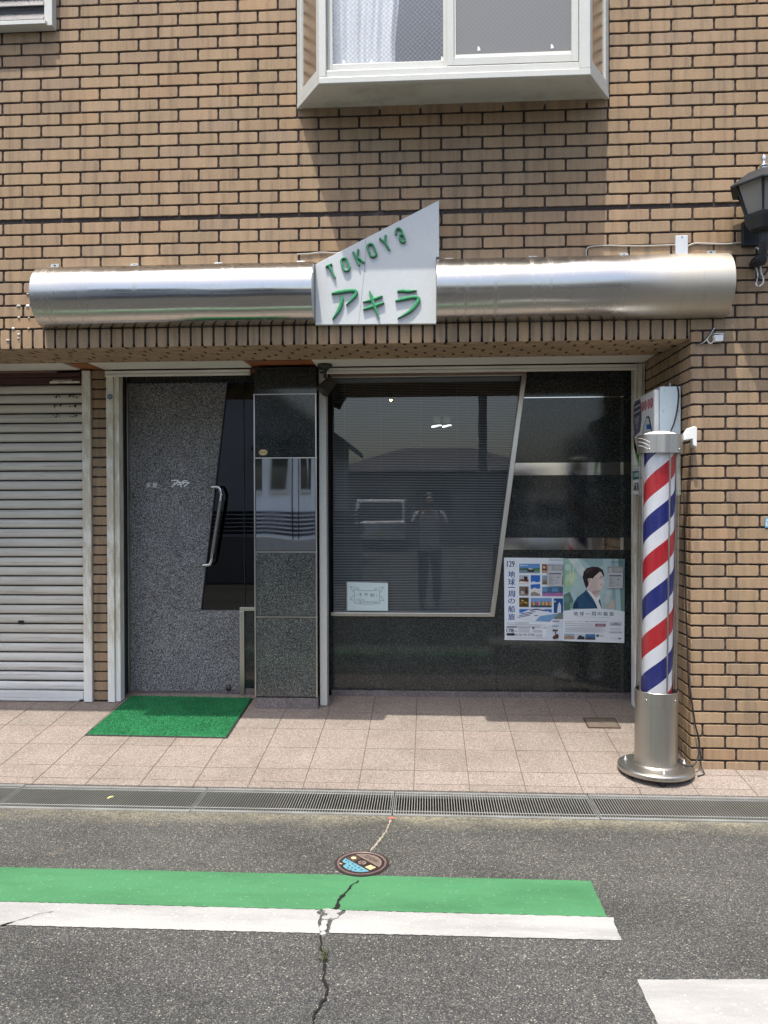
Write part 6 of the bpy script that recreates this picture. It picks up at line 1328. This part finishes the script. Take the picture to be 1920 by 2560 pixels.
bv = [(*bp(0, 0, 0.94), .13, .10), (*bp(0, 0, 1.15), .125, .09), (*bp(0, 0, 1.36), .14, .095), (*bp(0, 0.01, 1.48), .055, .055), (*bp(0, 0.03, 1.54), .062, .07), (*bp(0, 0.02, 1.63), .075, .092), (*bp(0, 0.015, 1.70), .05, .065)]
be = [(0, 1), (1, 2), (2, 3), (3, 4), (4, 5), (5, 6)]
def limb(chain, at):
    p = at
    for c in chain: bv.append(c); be.append((p, len(bv) - 1)); p = len(bv) - 1
    return p
for s_ in (-1, 1):
    h = limb([(*bp(s_ * 0.175, 0, 1.40), .055), (*bp(s_ * 0.25, 0.09, 1.18), .042), (*bp(s_ * 0.19, 0.22, 1.35), .036), (*bp(s_ * 0.125, 0.305, 1.475), .026, .02), (*bp(s_ * 0.102, 0.325, 1.525), .036, .018)], 2)
    for k, (dz, L_) in enumerate(((0.030, .030), (0.014, .036), (-0.002, .034), (-0.016, .026))): limb([(*bp(s_ * 0.092, 0.335, 1.535 + dz), .010), (*bp(s_ * 0.088, 0.355, 1.54 + dz + .004), .009), (*bp(s_ * (0.088 - L_), 0.368, 1.545 + dz), .008)], h)
    limb([(*bp(s_ * 0.085, 0.325, 1.51), .011), (*bp(s_ * 0.055, 0.330, 1.515), .009)], h)
    limb([(*bp(s_ * 0.09, 0, 0.86), .085), (*bp(s_ * 0.105, 0.015, 0.50), .055), (*bp(s_ * 0.11, -0.01, 0.10), .036), (*bp(s_ * 0.115, 0.07, 0.045), .034, .045), (*bp(s_ * 0.12, 0.15, 0.035), .028, .04)], 0)
skinmesh('body', bv, be, skinm, PR)
sv = [(*bp(0, 0, 0.80), .17, .13), (*bp(0, 0, 1.15), .155, .115), (*bp(0, 0, 1.36), .165, .118), (*bp(0, 0.005, 1.45), .085, .075)]; se = [(0, 1), (1, 2), (2, 3)]
for s_ in (-1, 1): n = len(sv); sv += [(*bp(s_ * 0.18, 0.0, 1.40), .078), (*bp(s_ * 0.235, 0.06, 1.25), .066)]; se += [(2, n), (n, n + 1)]
skinmesh('shirt', sv, se, shirt, PR)
tv = [(*bp(0, 0, 0.95), .15, .12)]; te = []
for s_ in (-1, 1): n = len(tv); tv += [(*bp(s_ * 0.09, 0, 0.85), .105), (*bp(s_ * 0.105, 0.015, 0.50), .078), (*bp(s_ * 0.11, -0.005, 0.10), .066)]; te += [(0, n), (n, n + 1), (n + 1, n + 2)]
skinmesh('trousers', tv, te, trous, PR)
for s_ in (-1, 1): skinmesh('shoe', [(*bp(s_ * 0.112, -0.05, 0.045), .045), (*bp(s_ * 0.115, 0.06, 0.05), .05), (*bp(s_ * 0.12, 0.19, 0.04), .038)], [(0, 1), (1, 2)], shoe, PR)
skinmesh('hair', [(*bp(0, -0.035, 1.60), .075, .07), (*bp(0, -0.015, 1.68), .088, .09), (*bp(0, 0.035, 1.735), .07, .06)], [(0, 1), (1, 2)], hairm, PR)
for s_ in (-1, 1): skinmesh('eye', [(*bp(s_ * 0.031, 0.108, 1.632), .011), (*bp(s_ * 0.031, 0.112, 1.632), .010)], [(0, 1)], hairm, PR, 1)
skinmesh('nose', [(*bp(0, 0.108, 1.625), .010), (*bp(0, 0.128, 1.598), .014)], [(0, 1)], skinm, PR, 1)
PH = empty('phone', (0.0, -4.556, 1.5), 'black phone held up in both hands of the person', 'phone')
part('case', M['black'], lambda g: g.box(-0.078, 0.078, -4.564, -4.556, 1.464, 1.538), PH, 0.003); part('lens', M['chrome'], lambda g: g.box(0.045, 0.07, -4.5555, -4.5535, 1.50, 1.53), PH)

# white sealant blobs where an old pipe left the wall, far left
for i, (x, y, r) in enumerate([(46 * 2, 727, .010), (69, 735, .006), (46, 765, .009), (69, 765, .010), (47, 794, .009), (72, 795, .007), (33, 821, .008), (71, 821, .006), (19, 851, .008), (46, 836, .006), (46, 846, .007)]):
    p = on_y(x, y, -0.002); g = MB()
    g.lathe([(0.001, 0.007), (r * .6, 0.005), (r, 0.0005)], 0, 0, 0, None, 10, True); g.v = [(p.x + v[0] * (1.25 + 0.3 * sin(i)), -v[2] - 0.0005, p.z + v[1]) for v in g.v]; g.build('sealant_blob', M['cable'] if i % 3 else M['plastic'], B)
